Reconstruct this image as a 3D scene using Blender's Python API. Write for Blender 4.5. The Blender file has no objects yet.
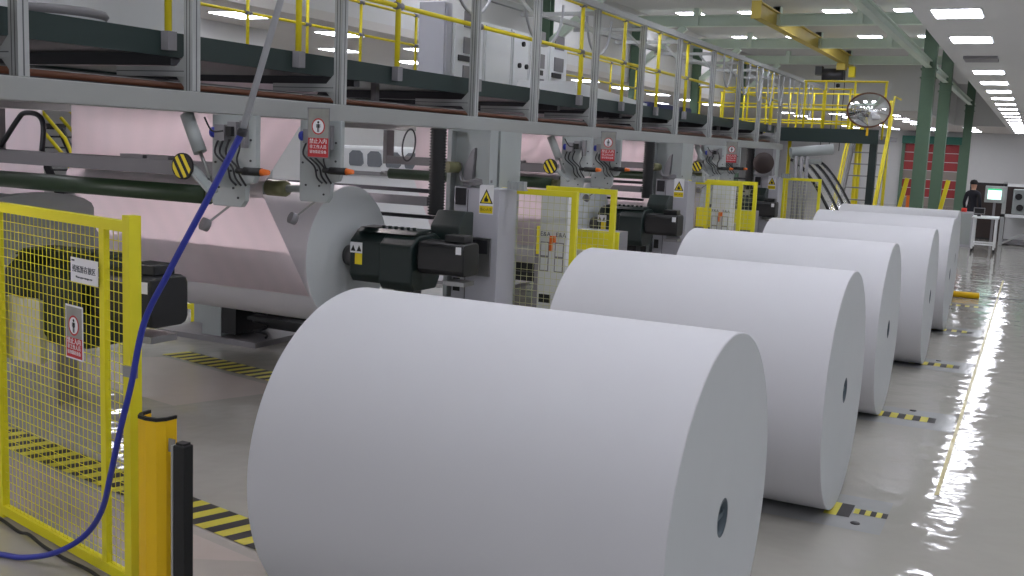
import bpy, bmesh, math, random
from mathutils import Vector, Matrix
random.seed(7)
PI = math.pi
col = bpy.context.scene.collection
ORD = ['first','second','third','fourth','fifth','sixth','seventh','eighth','ninth','tenth','eleventh','twelfth','thirteenth',
       'fourteenth','fifteenth','sixteenth','seventeenth','eighteenth','nineteenth','twentieth','twenty-first','twenty-second','twenty-third','twenty-fourth']

# ------------------------------------------------------------------ materials
def s2l(c):
    c = c/255.0
    return c/12.92 if c <= 0.04045 else ((c+0.055)/1.055)**2.4
def rgb(r, g, b): return (s2l(r), s2l(g), s2l(b), 1.0)
M = {}
def mat(name, c, rough=0.5, metal=0.0, noise=0.06, scale=6.0, spec=0.5, bump=0.0, bscale=40.0):
    m = bpy.data.materials.new(name); m.use_nodes = True
    nt = m.node_tree; b = nt.nodes['Principled BSDF']
    b.inputs['Roughness'].default_value = rough
    b.inputs['Metallic'].default_value = metal
    b.inputs['Specular IOR Level'].default_value = spec
    col4 = rgb(*c)
    if noise > 0:
        tc = nt.nodes.new('ShaderNodeTexCoord'); n = nt.nodes.new('ShaderNodeTexNoise')
        n.inputs['Scale'].default_value = scale; n.inputs['Detail'].default_value = 4
        mx = nt.nodes.new('ShaderNodeMix'); mx.data_type = 'RGBA'
        mx.inputs['A'].default_value = tuple(v*(1-noise) for v in col4[:3])+(1,)
        mx.inputs['B'].default_value = tuple(min(1, v*(1+noise)) for v in col4[:3])+(1,)
        nt.links.new(tc.outputs['Object'], n.inputs['Vector'])
        nt.links.new(n.outputs['Fac'], mx.inputs['Factor'])
        nt.links.new(mx.outputs['Result'], b.inputs['Base Color'])
    else:
        b.inputs['Base Color'].default_value = col4
    if bump > 0:
        tc2 = nt.nodes.new('ShaderNodeTexCoord'); n2 = nt.nodes.new('ShaderNodeTexNoise')
        n2.inputs['Scale'].default_value = bscale; n2.inputs['Detail'].default_value = 2
        bp = nt.nodes.new('ShaderNodeBump'); bp.inputs['Strength'].default_value = bump; bp.inputs['Distance'].default_value = 0.02
        nt.links.new(tc2.outputs['Object'], n2.inputs['Vector'])
        nt.links.new(n2.outputs['Fac'], bp.inputs['Height']); nt.links.new(bp.outputs['Normal'], b.inputs['Normal'])
    M[name] = m
    return m
def emis(name, c, strength):
    m = bpy.data.materials.new(name); m.use_nodes = True
    b = m.node_tree.nodes['Principled BSDF']
    b.inputs['Base Color'].default_value = rgb(*c)
    b.inputs['Emission Color'].default_value = rgb(*c)
    b.inputs['Emission Strength'].default_value = strength
    M[name] = m
    return m

mat('paper', (204,204,208), 0.75, noise=0.015, scale=1.5, spec=0.25)
mat('paper_end', (206,210,212), 0.85, noise=0.03, scale=3, spec=0.2)
mat('chuck_steel', (96,94,94), 0.35, 0.6)
mat('core', (84,98,106), 0.6)
mat('core_dark', (46,54,60), 0.8)
mat('machine_grey', (156,158,156), 0.45, noise=0.03)
mat('cabinet_grey', (178,178,186), 0.45, noise=0.03)
mat('plate_grey', (160,166,166), 0.4, noise=0.04)
mat('frame_grey', (132,130,134), 0.5, noise=0.05)
mat('deck_green', (28,46,44), 0.6, noise=0.08)
mat('drive_green', (18,34,32), 0.42, noise=0.1)
mat('drive_black', (20,21,23), 0.42, noise=0.1)
mat('rubber', (26,27,29), 0.6)
mat('dark_steel', (58,58,62), 0.4, 0.5)
mat('steel', (150,150,150), 0.3, 0.8)
mat('aluminium', (172,174,174), 0.45, 0.2, noise=0.04)
mat('slot', (92,94,96), 0.5, 0.3)
mat('fence_yellow', (230,220,36), 0.45, noise=0.04)
mat('wire_pale', (196,196,150), 0.5)
mat('rail_yellow', (232,214,30), 0.45, noise=0.04)
mat('bollard_yellow', (240,194,8), 0.4, noise=0.05)
mat('crane_yellow', (206,184,84), 0.5, noise=0.15, scale=3)
mat('hazard_yellow', (200,190,60), 0.5, noise=0.1)
mat('hazard_black', (42,40,42), 0.6, noise=0.15)
mat('sticker_white', (232,232,236), 0.5, noise=0)
mat('sticker_yellow', (228,206,20), 0.5, noise=0)
mat('ink', (20,20,22), 0.6, noise=0)
mat('ink_grey', (70,76,84), 0.6, noise=0)
mat('sign_red', (186,42,48), 0.5, noise=0.03)
mat('sign_grey', (150,150,144), 0.5, noise=0.25, scale=14)
mat('hose_blue', (44,56,158), 0.42, noise=0.05)
mat('wand_grey', (176,178,184), 0.4, noise=0.03)
mat('orange', (226,110,30), 0.45)
mat('olive', (112,112,78), 0.5)
mat('roller_green', (48,66,46), 0.4, noise=0.08)
mat('column_green', (86,112,92), 0.5, noise=0.06)
mat('roof_green', (214,228,216), 0.55, noise=0.05)
mat('wall_white', (206,206,206), 0.8, noise=0.02)
mat('ceil_white_glow', (196,196,194), 0.85, noise=0.02, scale=1)
M['ceil_white_glow'].node_tree.nodes['Principled BSDF'].inputs['Emission Color'].default_value = (1,1,1,1)
M['ceil_white_glow'].node_tree.nodes['Principled BSDF'].inputs['Emission Strength'].default_value = 0.04  # faint self-glow put into the ceilings to brighten them
mat('ceil_low', (200,196,192), 0.85, noise=0.02, scale=1)
mat('white_paint', (222,224,226), 0.4, noise=0.02)
mat('box_beige', (196,194,180), 0.5, noise=0.03)
mat('door_red', (150,40,44), 0.5, noise=0.06)
mat('door_grey', (140,130,124), 0.5)
mat('hood_green', (22,96,80), 0.5)
mat('cloth_dark', (34,34,42), 0.9)
mat('skin', (190,146,122), 0.6)
mat('hair', (20,18,18), 0.8)
mat('blue_tarp', (38,42,96), 0.6, noise=0.15)
mat('floor_plate', (164,165,165), 0.16, noise=0.06, scale=5)
mat('floor_tan', (182,172,166), 0.22, noise=0.05, scale=5)
mat('floor_line', (178,164,84), 0.3, noise=0.2, scale=20)
mat('brown', (112,70,50), 0.5)
mat('dark_brown', (58,46,44), 0.6)
mat('red_lamp', (220,60,50), 0.4)
mat('glass_dark', (120,124,130), 0.08, spec=0.8)
emis('panel_light', (244,245,255), 19.5)
emis('added_pink_light', (255,243,246), 78.0)  # for the light tubes added behind the webs
emis('screen', (200,240,225), 1.6)
emis('screen_green', (30,170,110), 1.0)
emis('exit_green', (60,220,140), 2.0)
m = mat('mirror', (235,235,235), 0.03, 1.0, noise=0)

# thin translucent paper web
m = bpy.data.materials.new('web_paper'); m.use_nodes = True; nt = m.node_tree
b = nt.nodes['Principled BSDF']; out = nt.nodes['Material Output']
b.inputs['Base Color'].default_value = rgb(210,208,209); b.inputs['Roughness'].default_value = 0.8
b.inputs['Specular IOR Level'].default_value = 0.2
tr = nt.nodes.new('ShaderNodeBsdfTranslucent'); tr.inputs['Color'].default_value = rgb(250,230,236)
wv = nt.nodes.new('ShaderNodeTexWave'); wv.inputs['Scale'].default_value = 1.6; wv.inputs['Distortion'].default_value = 1.5
tcw = nt.nodes.new('ShaderNodeTexCoord'); nt.links.new(tcw.outputs['Object'], wv.inputs['Vector'])
mr = nt.nodes.new('ShaderNodeMapRange'); mr.inputs['To Min'].default_value = 0.44; mr.inputs['To Max'].default_value = 0.52
nt.links.new(wv.outputs['Fac'], mr.inputs['Value'])
mxs = nt.nodes.new('ShaderNodeMixShader')
nt.links.new(mr.outputs['Result'], mxs.inputs['Fac']); nt.links.new(b.outputs[0], mxs.inputs[1]); nt.links.new(tr.outputs[0], mxs.inputs[2])
nt.links.new(mxs.outputs[0], out.inputs['Surface']); M['web_paper'] = m

# clear plastic hood
m = bpy.data.materials.new('clear_plastic'); m.use_nodes = True
b = m.node_tree.nodes['Principled BSDF']
b.inputs['Base Color'].default_value = rgb(214,216,220); b.inputs['Roughness'].default_value = 0.12
b.inputs['Alpha'].default_value = 0.5; b.inputs['Specular IOR Level'].default_value = 0.9
M['clear_plastic'] = m

# glossy epoxy floor with a slow ripple
m = bpy.data.materials.new('epoxy_floor'); m.use_nodes = True; nt = m.node_tree; b = nt.nodes['Principled BSDF']
tc = nt.nodes.new('ShaderNodeTexCoord')
n1 = nt.nodes.new('ShaderNodeTexNoise'); n1.inputs['Scale'].default_value = 0.7; n1.inputs['Detail'].default_value = 5
cr = nt.nodes.new('ShaderNodeMix'); cr.data_type = 'RGBA'
cr.inputs['A'].default_value = rgb(164,161,154); cr.inputs['B'].default_value = rgb(178,175,168)
nt.links.new(tc.outputs['Object'], n1.inputs['Vector']); nt.links.new(n1.outputs['Fac'], cr.inputs['Factor'])
nt.links.new(cr.outputs['Result'], b.inputs['Base Color'])
n2 = nt.nodes.new('ShaderNodeTexNoise'); n2.inputs['Scale'].default_value = 3.2; n2.inputs['Detail'].default_value = 2
bp = nt.nodes.new('ShaderNodeBump'); bp.inputs['Strength'].default_value = 0.28; bp.inputs['Distance'].default_value = 0.04
nt.links.new(tc.outputs['Object'], n2.inputs['Vector']); nt.links.new(n2.outputs['Fac'], bp.inputs['Height'])
nt.links.new(bp.outputs['Normal'], b.inputs['Normal'])
b.inputs['Roughness'].default_value = 0.07; b.inputs['Specular IOR Level'].default_value = 0.7
M['epoxy_floor'] = m

# ------------------------------------------------------------------ mesh building
class MB:
    def __init__(s): s.v = []; s.f = []; s.sm = []; s.mi = []; s.cur = 0
    def m(s, i): s.cur = i; return s
    def _add(s, vs, fs, smooth=False):
        b = len(s.v); s.v += [Vector(p) for p in vs]
        for f in fs:
            s.f.append([b+i for i in f]); s.sm.append(smooth); s.mi.append(s.cur)
        return s
    def bx(s, x0, x1, y0, y1, z0, z1):
        if x0 > x1: x0, x1 = x1, x0
        if y0 > y1: y0, y1 = y1, y0
        if z0 > z1: z0, z1 = z1, z0
        vs = [(x0,y0,z0),(x1,y0,z0),(x1,y1,z0),(x0,y1,z0),(x0,y0,z1),(x1,y0,z1),(x1,y1,z1),(x0,y1,z1)]
        return s._add(vs, [(3,2,1,0),(4,5,6,7),(0,1,5,4),(1,2,6,5),(2,3,7,6),(3,0,4,7)])
    def bar(s, p, q, w, h, up=(0,0,1)):
        p, q = Vector(p), Vector(q); d = (q-p).normalized(); u = Vector(up)
        if abs(d.dot(u)) > 0.99: u = Vector((0,1,0))
        sx = d.cross(u).normalized()*(w/2); uz = sx.cross(d).normalized()*(h/2)
        vs = [p-sx-uz, p+sx-uz, p+sx+uz, p-sx+uz, q-sx-uz, q+sx-uz, q+sx+uz, q-sx+uz]
        return s._add(vs, [(0,1,2,3),(7,6,5,4),(4,5,1,0),(5,6,2,1),(6,7,3,2),(7,4,0,3)])
    def tube(s, pts, r, n=8, caps=True):
        pts = [Vector(p) for p in pts]; rs = r if isinstance(r, (list, tuple)) else [r]*len(pts)
        t0 = (pts[1]-pts[0]).normalized(); ref = Vector((0,0,1)) if abs(t0.z) < 0.9 else Vector((1,0,0))
        a = t0.cross(ref).normalized(); vs = []; fs = []
        for i, p in enumerate(pts):
            t = (pts[min(i+1, len(pts)-1)]-pts[max(i-1, 0)]).normalized()
            a = (a-t*a.dot(t)).normalized(); bb = t.cross(a)
            vs += [p+(a*math.cos(2*PI*k/n)+bb*math.sin(2*PI*k/n))*rs[i] for k in range(n)]
        for i in range(len(pts)-1):
            for k in range(n):
                k2 = (k+1) % n
                fs.append((i*n+k, i*n+k2, (i+1)*n+k2, (i+1)*n+k))
        s._add(vs, fs, True)
        if caps:
            b = len(s.v)-len(vs)
            s.f.append([b+k for k in range(n)][::-1]); s.sm.append(False); s.mi.append(s.cur)
            s.f.append([b+(len(pts)-1)*n+k for k in range(n)]); s.sm.append(False); s.mi.append(s.cur)
        return s
    def cyl(s, p, q, r, r2=None, n=24): return s.tube([p, q], [r, r if r2 is None else r2], n)
    def lathe(s, prof, p, axis='x', n=48, smooth=True):
        p = Vector(p); vs = []; fs = []; k0 = len(prof)
        for k in range(n):
            c, sn = math.cos(2*PI*k/n), math.sin(2*PI*k/n)
            for (a, r) in prof:
                if axis == 'x': vs.append(p+Vector((a, r*c, r*sn)))
                elif axis == 'y': vs.append(p+Vector((r*sn, a, r*c)))
                else: vs.append(p+Vector((r*c, r*sn, a)))
        for k in range(n):
            k2 = (k+1) % n
            for i in range(k0-1): fs.append((k*k0+i, k2*k0+i, k2*k0+i+1, k*k0+i+1))
        return s._add(vs, fs, smooth)
    def prism(s, poly, a0, a1, axis='x'):
        n = len(poly)
        def P(u, v, a): return (a, u, v) if axis == 'x' else ((u, a, v) if axis == 'y' else (u, v, a))
        vs = [P(u, v, a0) for u, v in poly]+[P(u, v, a1) for u, v in poly]
        fs = [list(range(n))[::-1], [n+i for i in range(n)]]+[(i, (i+1) % n, n+(i+1) % n, n+i) for i in range(n)]
        return s._add(vs, fs)
    def quad(s, *ps): return s._add(ps, [list(range(len(ps)))])
    def build(s, name, mats, parent=None, bevel=0.0, **props):
        if isinstance(mats, str): mats = [mats]
        if parent is not None: org = Vector(parent['_o'])
        else:
            lo = [min(v[i] for v in s.v) for i in range(3)]; hi = [max(v[i] for v in s.v) for i in range(3)]
            org = Vector(((lo[0]+hi[0])/2, (lo[1]+hi[1])/2, lo[2]))
        me = bpy.data.meshes.new(name)
        me.from_pydata([v-org for v in s.v], [], s.f)
        for mn in mats: me.materials.append(M[mn])
        me.polygons.foreach_set('use_smooth', s.sm); me.polygons.foreach_set('material_index', s.mi)
        bm = bmesh.new(); bm.from_mesh(me); bmesh.ops.recalc_face_normals(bm, faces=bm.faces)
        bm.to_mesh(me); bm.free(); me.update()
        o = bpy.data.objects.new(name, me); col.objects.link(o)
        if parent is None: o.location = org
        else: o.parent = parent
        o['_o'] = list(org)
        if bevel > 0:
            md = o.modifiers.new('bevel', 'BEVEL'); md.width = bevel; md.segments = 2; md.limit_method = 'ANGLE'
        for k, v in props.items(): o[k] = v
        return o

def smooth_pts(pts, k=6):
    P = [Vector(p) for p in pts]; out = []
    for i in range(len(P)-1):
        p0, p1, p2, p3 = P[max(i-1, 0)], P[i], P[i+1], P[min(i+2, len(P)-1)]
        for j in range(k):
            t = j/k
            out.append(0.5*((2*p1)+(p2-p0)*t+(2*p0-5*p1+4*p2-p3)*t*t+(3*p1-p0-3*p2+p3)*t**3))
    out.append(P[-1]); return out

def thing(name, label, cat, loc, group=None):
    o = bpy.data.objects.new(name, None); col.objects.link(o); o.location = loc
    o.empty_display_size = 0.1
    o['_o'] = list(loc); o['label'] = label; o['category'] = cat; o['kind'] = 'thing'
    if group: o['group'] = group
    return o
def tag(o, label, cat, group=None, kind='thing'):
    o['label'] = label; o['category'] = cat; o['kind'] = kind
    if group: o['group'] = group
    return o
def kids(o): return [c for c in bpy.data.objects if c.parent == o]
def dup(root, off, label, group=None):
    r = root.copy(); col.objects.link(r); r.location = root.location+Vector(off); r['label'] = label
    if group: r['group'] = group
    r['_o'] = list(r.location)
    for ch in kids(root):
        c = ch.copy(); col.objects.link(c); c.parent = r
        for g in kids(ch):
            d = g.copy(); col.objects.link(d); d.parent = c
    return r
def struct(name, mb, mats, parent=None, **k):
    o = mb.build(name, mats, parent, **k)
    if parent is None: o['kind'] = 'structure'
    return o
def text(body, size, mt, name, parent, loc, rz=0.0, align='CENTER', extr=0.0008):
    cu = bpy.data.curves.new(name, 'FONT'); cu.body = body; cu.size = size; cu.align_x = align; cu.align_y = 'CENTER'; cu.extrude = extr
    cu.resolution_u = 3
    ob = bpy.data.objects.new(name, cu); col.objects.link(ob)
    bpy.context.view_layer.update()
    dg = bpy.context.evaluated_depsgraph_get()
    me = bpy.data.meshes.new_from_object(ob.evaluated_get(dg))
    bpy.data.objects.remove(ob)
    R = Matrix.Rotation(rz, 4, 'Z') @ Matrix.Rotation(PI/2, 4, 'X')
    me.transform(Matrix.Translation(Vector(loc)-Vector(parent['_o'])) @ R)
    me.materials.clear(); me.materials.append(M[mt])
    for p in me.polygons: p.material_index = 0
    o = bpy.data.objects.new(name, me); col.objects.link(o); o.parent = parent; o['_o'] = parent['_o']
    return o

# ------------------------------------------------------------------ camera
cd = bpy.data.cameras.new('camera'); cam = bpy.data.objects.new('camera', cd); col.objects.link(cam)
yaw, pit, rol, FPX = 0.459839914, 0.137631088, 0.0437168, 1041.409
F = Vector((-math.sin(yaw)*math.cos(pit), math.cos(yaw)*math.cos(pit), -math.sin(pit)))
r0 = Vector((math.cos(yaw), math.sin(yaw), 0)); u0 = r0.cross(F)
Rt = math.cos(rol)*r0+math.sin(rol)*u0; Up = -math.sin(rol)*r0+math.cos(rol)*u0
mw = Matrix.Identity(4)
for i in range(3): mw[i][0] = Rt[i]; mw[i][1] = Up[i]; mw[i][2] = -F[i]
mw.translation = Vector((0, 0, 2.2)); cam.matrix_world = mw
cd.sensor_width = 36; cd.lens = FPX*36/1024; cd.clip_end = 300; cd.clip_start = 0.05
bpy.context.scene.camera = cam

# ------------------------------------------------------------------ setting
XL, XR, YB, YF = -20.0, 6.5, -9.0, 56.0
floor = struct('floor', MB().bx(XL, XR, YB, YF, -0.1, 0), 'epoxy_floor')
struct('wall_far', MB().bx(XL, XR, YF, YF+0.2, 0, 3.7), 'wall_white')
struct('wall_left', MB().bx(XL-0.2, XL, YB, YF, 0, 3.7), 'wall_white')
struct('wall_right', MB().bx(XR, XR+0.2, YB, YF, 0, 3.7), 'wall_white')
struct('ceiling_strip', MB().bx(-3.2,-1.3,34,46,5.35,5.5), 'ceil_white_glow')
struct('wall_bulkhead_side', MB().bx(-3.35,-3.2,34.15,46,3.7,5.5), 'wall_white')
struct('wall_bulkhead_end', MB().bx(-3.2,-1.3,46,46.15,3.7,5.5), 'wall_white')
struct('wall_bulkhead_right_far', MB().bx(-1.3,-1.2,34,46.15,3.82,5.5), 'wall_white')
struct('ceiling', MB().bx(-8.6, -1.3, YB, 34, 5.35, 5.5), 'ceil_white_glow')
struct('ceiling_right', MB().bx(-1.3, XR, YB, YF, 3.7, 3.82), 'ceil_white_glow')
struct('ceiling_left', MB().bx(XL, -8.6, YB, YF, 3.7, 3.82), 'ceil_low')
struct('ceiling_far', MB().bx(-8.6, -3.35, 34.15, YF, 3.7, 3.82).bx(-3.35, -1.3, 46.15, YF, 3.7, 3.82), 'ceil_low')
struct('wall_bulkhead_left', MB().bx(-8.75, -8.6, YB, 34, 3.82, 5.5), 'wall_white')
struct('wall_bulkhead_far', MB().bx(-8.6, -3.2, 34, 34.15, 3.7, 5.5), 'wall_white')
struct('wall_bulkhead_right', MB().bx(-1.3, -1.2, YB, 34, 3.82, 5.5), 'wall_white')
struct('wall_partition', MB().bx(-10.5, -10.35, 4.0, 12.4, 2.75, 3.7), 'wall_white')

# floor tracks, lines and hazard strips are flush in the floor
def hazard(x0, y0, x1, y1, w, n, skew=0.0):
    mb = MB(); d = Vector((x1-x0, y1-y0, 0)); L = d.length; d.normalize(); p = Vector((-d.y, d.x, 0))
    o = Vector((x0, y0, 0.004)); st = L/n
    for i in range(n):
        mb.m(i % 2)
        a, b_ = i*st, (i+1)*st
        mb.quad(o+d*a, o+d*b_, o+d*(b_+skew)+p*w, o+d*(a+skew)+p*w)
    return mb
hazard(-6.6, 4.73, -3.35, 4.13, 0.27, 38, 0.05).build('hazard_strip', ['hazard_yellow','hazard_black'], floor)
hazard(-7.5, 7.47, -5.75, 7.18, 0.27, 26, 0.05).build('hazard_strip', ['hazard_yellow','hazard_black'], floor)
MB().quad((-8.4,6.5,0.002),(-6.0,6.1,0.002),(-5.6,7.05,0.002),(-7.4,7.4,0.002)).build('track_plate', 'floor_tan', floor)
MB().quad((-6.9,4.2,0.002),(-4.0,3.75,0.002),(-3.4,4.05,0.002),(-6.7,4.68,0.002)).build('track_plate', 'floor_tan', floor)
for y, xr in ((6.62,-0.62),(9.43,-0.42),(12.13,-0.42),(14.78,-0.45),(17.5,-0.5)):
    MB().quad((-3.6,y-0.33,0.002),(xr,y-0.33,0.002),(xr,y+0.33,0.002),(-3.6,y+0.33,0.002)).build('track_plate', 'floor_plate', floor)
for y, n, x1 in ((9.43,8,-0.57),(12.13,8,-0.55),(14.78,8,-0.56),(17.52,8,-0.55)):
    hazard(-1.06, y-0.09, x1, y-0.09, 0.19, n).build('hazard_strip', ['hazard_yellow','hazard_black'], floor)
hazard(-0.985, 6.5, -0.83, 6.5, 0.26, 2).build('hazard_strip', ['hazard_yellow','hazard_black'], floor)
hazard(-0.82, 6.6, -0.62, 6.6, 0.1, 6).build('hazard_strip', ['hazard_yellow','hazard_black'], floor)
for y, w in ((6.42,0.02),(9.72,0.02),(12.4,0.02)):
    MB().lathe([(0.001,0.0),(0.006,0.0),(0.006,0.028),(0.001,0.03)], (-0.78,y,0), 'z', 12).build('floor_bolt', 'hazard_black', floor)
MB().quad((-0.402,7.3,0.003),(-0.374,7.3,0.003),(-0.374,22,0.003),(-0.402,22,0.003)).build('floor_line', 'floor_line', floor)
MB().quad((-1.3,18.95,0.003),(6.4,19.3,0.003),(6.4,19.42,0.003),(-1.3,19.07,0.003)).build('floor_joint', 'ink_grey', floor)
tag(MB().cyl((-1.07,18.62,0.05),(-0.66,18.66,0.05),0.05,n=16).build('stop_bar', 'bollard_yellow'), 'short yellow round stop bar lying on floor past the last paper roll', 'stop bar')

# roof purlins, knee braces, columns
for i, y in enumerate((8.3, 13.2, 18.1, 23.0, 27.75, 32.5)):
    mb = MB().bx(-8.58,-1.32, y-0.11,y+0.11, 4.95,4.97).bx(-8.58,-1.32, y-0.01,y+0.01, 4.97,5.17).bx(-8.58,-1.32, y-0.11,y+0.11, 5.17,5.19)
    for x in (-7.1,-5.3,-3.6): mb.bx(x-0.06,x+0.06,y-0.1,y+0.1,4.97,5.34)
    struct('trim_purlin', mb, 'roof_green')
    if i > 1:
        mb = MB().bar((-8.5,y,4.0),(-7.35,y,4.94),0.12,0.14)
        struct('trim_brace', mb, 'roof_green')
for i, y in enumerate((18.1, 23.0, 27.75, 32.5)):
    mb = MB().bx(-8.58,-8.38,y-0.1,y-0.08,0,4.94).bx(-8.58,-8.38,y+0.08,y+0.1,0,4.94).bx(-8.49,-8.47,y-0.08,y+0.08,0,4.94)
    struct('column_left', mb, 'column_green')
for i, y in enumerate((27.0, 32.0, 43.7)):
    x = -2.55; top = 5.34
    mb = MB().bx(x-0.15,x+0.15,y-0.15,y-0.13,0,top).bx(x-0.15,x+0.15,y+0.13,y+0.15,0,top).bx(x-0.01,x+0.01,y-0.13,y+0.13,0,top)
    mb.bx(x+0.13,x+0.15,y-0.13,y+0.13,0,top).bx(x-0.15,x-0.13,y-0.13,y+0.13,0,top)
    mb.bx(x-0.19,x+0.19,y-0.19,y+0.19,0,0.03)
    mb.bx(x-0.18,x+0.18,y-0.18,y+0.18,min(4.36,top-0.1),min(4.39,top-0.07)).bx(x-0.18,x+0.18,y-0.18,y+0.18,min(4.16,top-0.2),min(4.19,top-0.17))
    struct('column_right', mb, 'column_green')
mb = MB().bx(-2.62,-2.48,-9,45.9,4.55,4.57).bx(-2.56,-2.54,-9,45.9,4.42,4.55).bx(-2.62,-2.48,-9,45.9,4.40,4.42)
struct('beam_longitudinal', mb, 'roof_green')

# roll-up door in the far wall
d = struct('door_1', MB().bx(-6.2,-3.4,55.86,55.99,0,0.05), 'door_grey')
mb = MB(); zc = [0.02,0.5,0.62,1.15,1.6,2.05,2.15,2.65,3.0]
mb.m(0); z = 0.02
for i in range(7):
    mb.m(0 if i in (1,2,4,5,6) else 1); mb.bx(-6.05,-3.55,55.9,55.95,z,z+0.41); mb.m(2).bx(-6.05,-3.55,55.89,55.96,z+0.41,z+0.44); z += 0.44
mb.build('door_curtain', ['door_red','door_grey','wall_white'], d)
MB().bx(-6.2,-3.4,55.6,55.98,3.08,3.45).build('door_hood', 'hood_green', d)
MB().bx(-6.2,-6.05,55.8,55.98,0,3.08).build('door_rail', 'column_green', d)
MB().bx(-3.55,-3.4,55.8,55.98,0,3.08).build('door_rail', 'column_green', d)

# ceiling panel lights
def panel(x, y, z, w, h, label, group):
    t = thing('ceiling_light', label, 'ceiling light', (x, y, z), group)
    MB().bx(x-w/2-0.02,x+w/2+0.02,y-h/2-0.02,y+h/2+0.02,z-0.012,z-0.002).build('light_frame', 'white_paint', t)
    MB().bx(x-w/2,x+w/2,y-h/2,y+h/2,z-0.02,z-0.0125).build('diffuser', 'panel_light', t)
    return t
n = 0
for k in range(22):
    y = 11.6+2.45*k-9.8
    if k == 6: continue
    vis = k-4
    panel(-0.88, y, 3.7, 0.44, 0.62, '%s lit panel from the near end of the low ceiling over the aisle' % ORD[vis] if vis >= 0 else 'square panel light in the low white ceiling above the aisle', 'panel lights in the low ceiling over the aisle')
    n += 1
for k in range(15):
    for x in (1.57, 4.02):
        panel(x, -6+3.6*k, 3.7, 0.44, 0.62, 'square panel light deep inside the low ceiling beyond the aisle', 'panel lights deep in the low ceiling')
cn = ['beside the left bulkhead','left of the yellow crane beam','right of the yellow crane beam','beside the right edge of the high roof']
for k, y in enumerate((4.1, 9.05, 14.0, 19.0, 23.9, 28.85)):
    for j, x in enumerate((-7.5, -6.05, -4.22, -2.76)):
        panel(x, y, 5.345, 0.55, 0.75, 'high roof panel light, %s row, %s' % (ORD[k], cn[j]), 'panel lights in the high roof')
for k, y in enumerate((1.1, 3.5, 5.9, 8.3, 10.7, 12.9, 15.3, 17.7, 20.0, 22.3, 24.8, 27.4, 30, 32.6)):
    for j, x in enumerate((-9.4, -11.15)):
        panel(x, y, 3.7, 0.44, 0.62, 'low panel light behind the machine, %s along the %s row' % (ORD[k], 'front' if j == 0 else 'rear'), 'panel lights behind the machine')
for k in range(6):  # extra row added to brighten the hall behind the machine
    panel(-14.5, 13.5+3*k, 3.7, 0.44, 0.62, 'added panel light brightening the hall far behind the machine, %s along its row' % ORD[k], 'added panel lights in the hall behind')
for k, y in enumerate((37.4, 40.1, 42.7, 45.3, 48, 50.7, 53.3)):
    for j, x in enumerate((-2.75, -4.55, -6.35, -8.1)):
        if j == 0 and y < 46.5: continue
        panel(x, y, 3.7, 0.44, 0.62, 'panel light near the far wall, %s row back, %s row from the columns' % (ORD[k], ORD[j]), 'panel lights near the far wall')
tag(MB().bx(-1.1,-0.66,16.2,16.8,3.66,3.698).build('unlit_ceiling_light', 'frame_grey'), 'unlit grey light panel in the row of lit ceiling panels', 'ceiling vent')  # a panel light that is switched off, as a grey slab

# ------------------------------------------------------------------ paper rolls on the floor
rolls = [(3.99,0.748,-2.79,-0.99),(6.685,0.752,-2.72,-0.945),(9.436,0.746,-2.80,-1.02),(12.14,0.7395,-2.69,-0.915),(14.777,0.7418,-2.64,-0.90),(17.417,0.737,-2.75,-1.01)]
rl = ['big white jumbo paper roll closest to the yellow bollard, frontmost of the floor row',
      'second white jumbo paper roll from the front of the floor row',
      'third white jumbo paper roll from the front of the floor row',
      'fourth white jumbo paper roll from the front of the floor row',
      'fifth white jumbo paper roll in the floor row, just before the last one',
      'last white jumbo paper roll of the floor row, beside the yellow stop bar']
def roll_mesh(mb, x0, x1, y, z, R, rc=0.08, n=96):
    e = 0.004
    mb.m(0).lathe([(x0+e,R),(x1-e,R)], (0,y,z), 'x', n)
    mb.m(0).lathe([(x0,R-e),(x0+e,R)], (0,y,z), 'x', n).lathe([(x1-e,R),(x1,R-e)], (0,y,z), 'x', n)
    mb.m(1).lathe([(x1,R-e),(x1,rc)], (0,y,z), 'x', n, False).lathe([(x0,rc),(x0,R-e)], (0,y,z), 'x', n, False)
    return mb
for (y, R, x0, x1), lab in zip(rolls, rl):
    t = thing('paper_roll', lab, 'paper roll', ((x0+x1)/2, y, 0), 'white jumbo paper rolls in a row on the floor')
    roll_mesh(MB(), x0, x1, y, R+0.004, R).build('roll_body', ['paper','paper_end'], t)
    for xa, sg in ((x1,-1),(x0,1)):
        mb = MB().m(0).lathe([(xa+sg*0.001,0.08),(xa+sg*0.001,0.066),(xa+sg*0.03,0.062)], (0,y,R+0.004), 'x', 32)
        mb.m(1).lathe([(xa+sg*0.03,0.062),(xa+sg*0.032,0.0)], (0,y,R+0.004), 'x', 32)
        mb.m(0).bx(xa+sg*0.012,xa+sg*0.031,y-0.055,y+0.055,R-0.008,R+0.016)
        mb.build('core', ['core','core_dark'], t)

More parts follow.
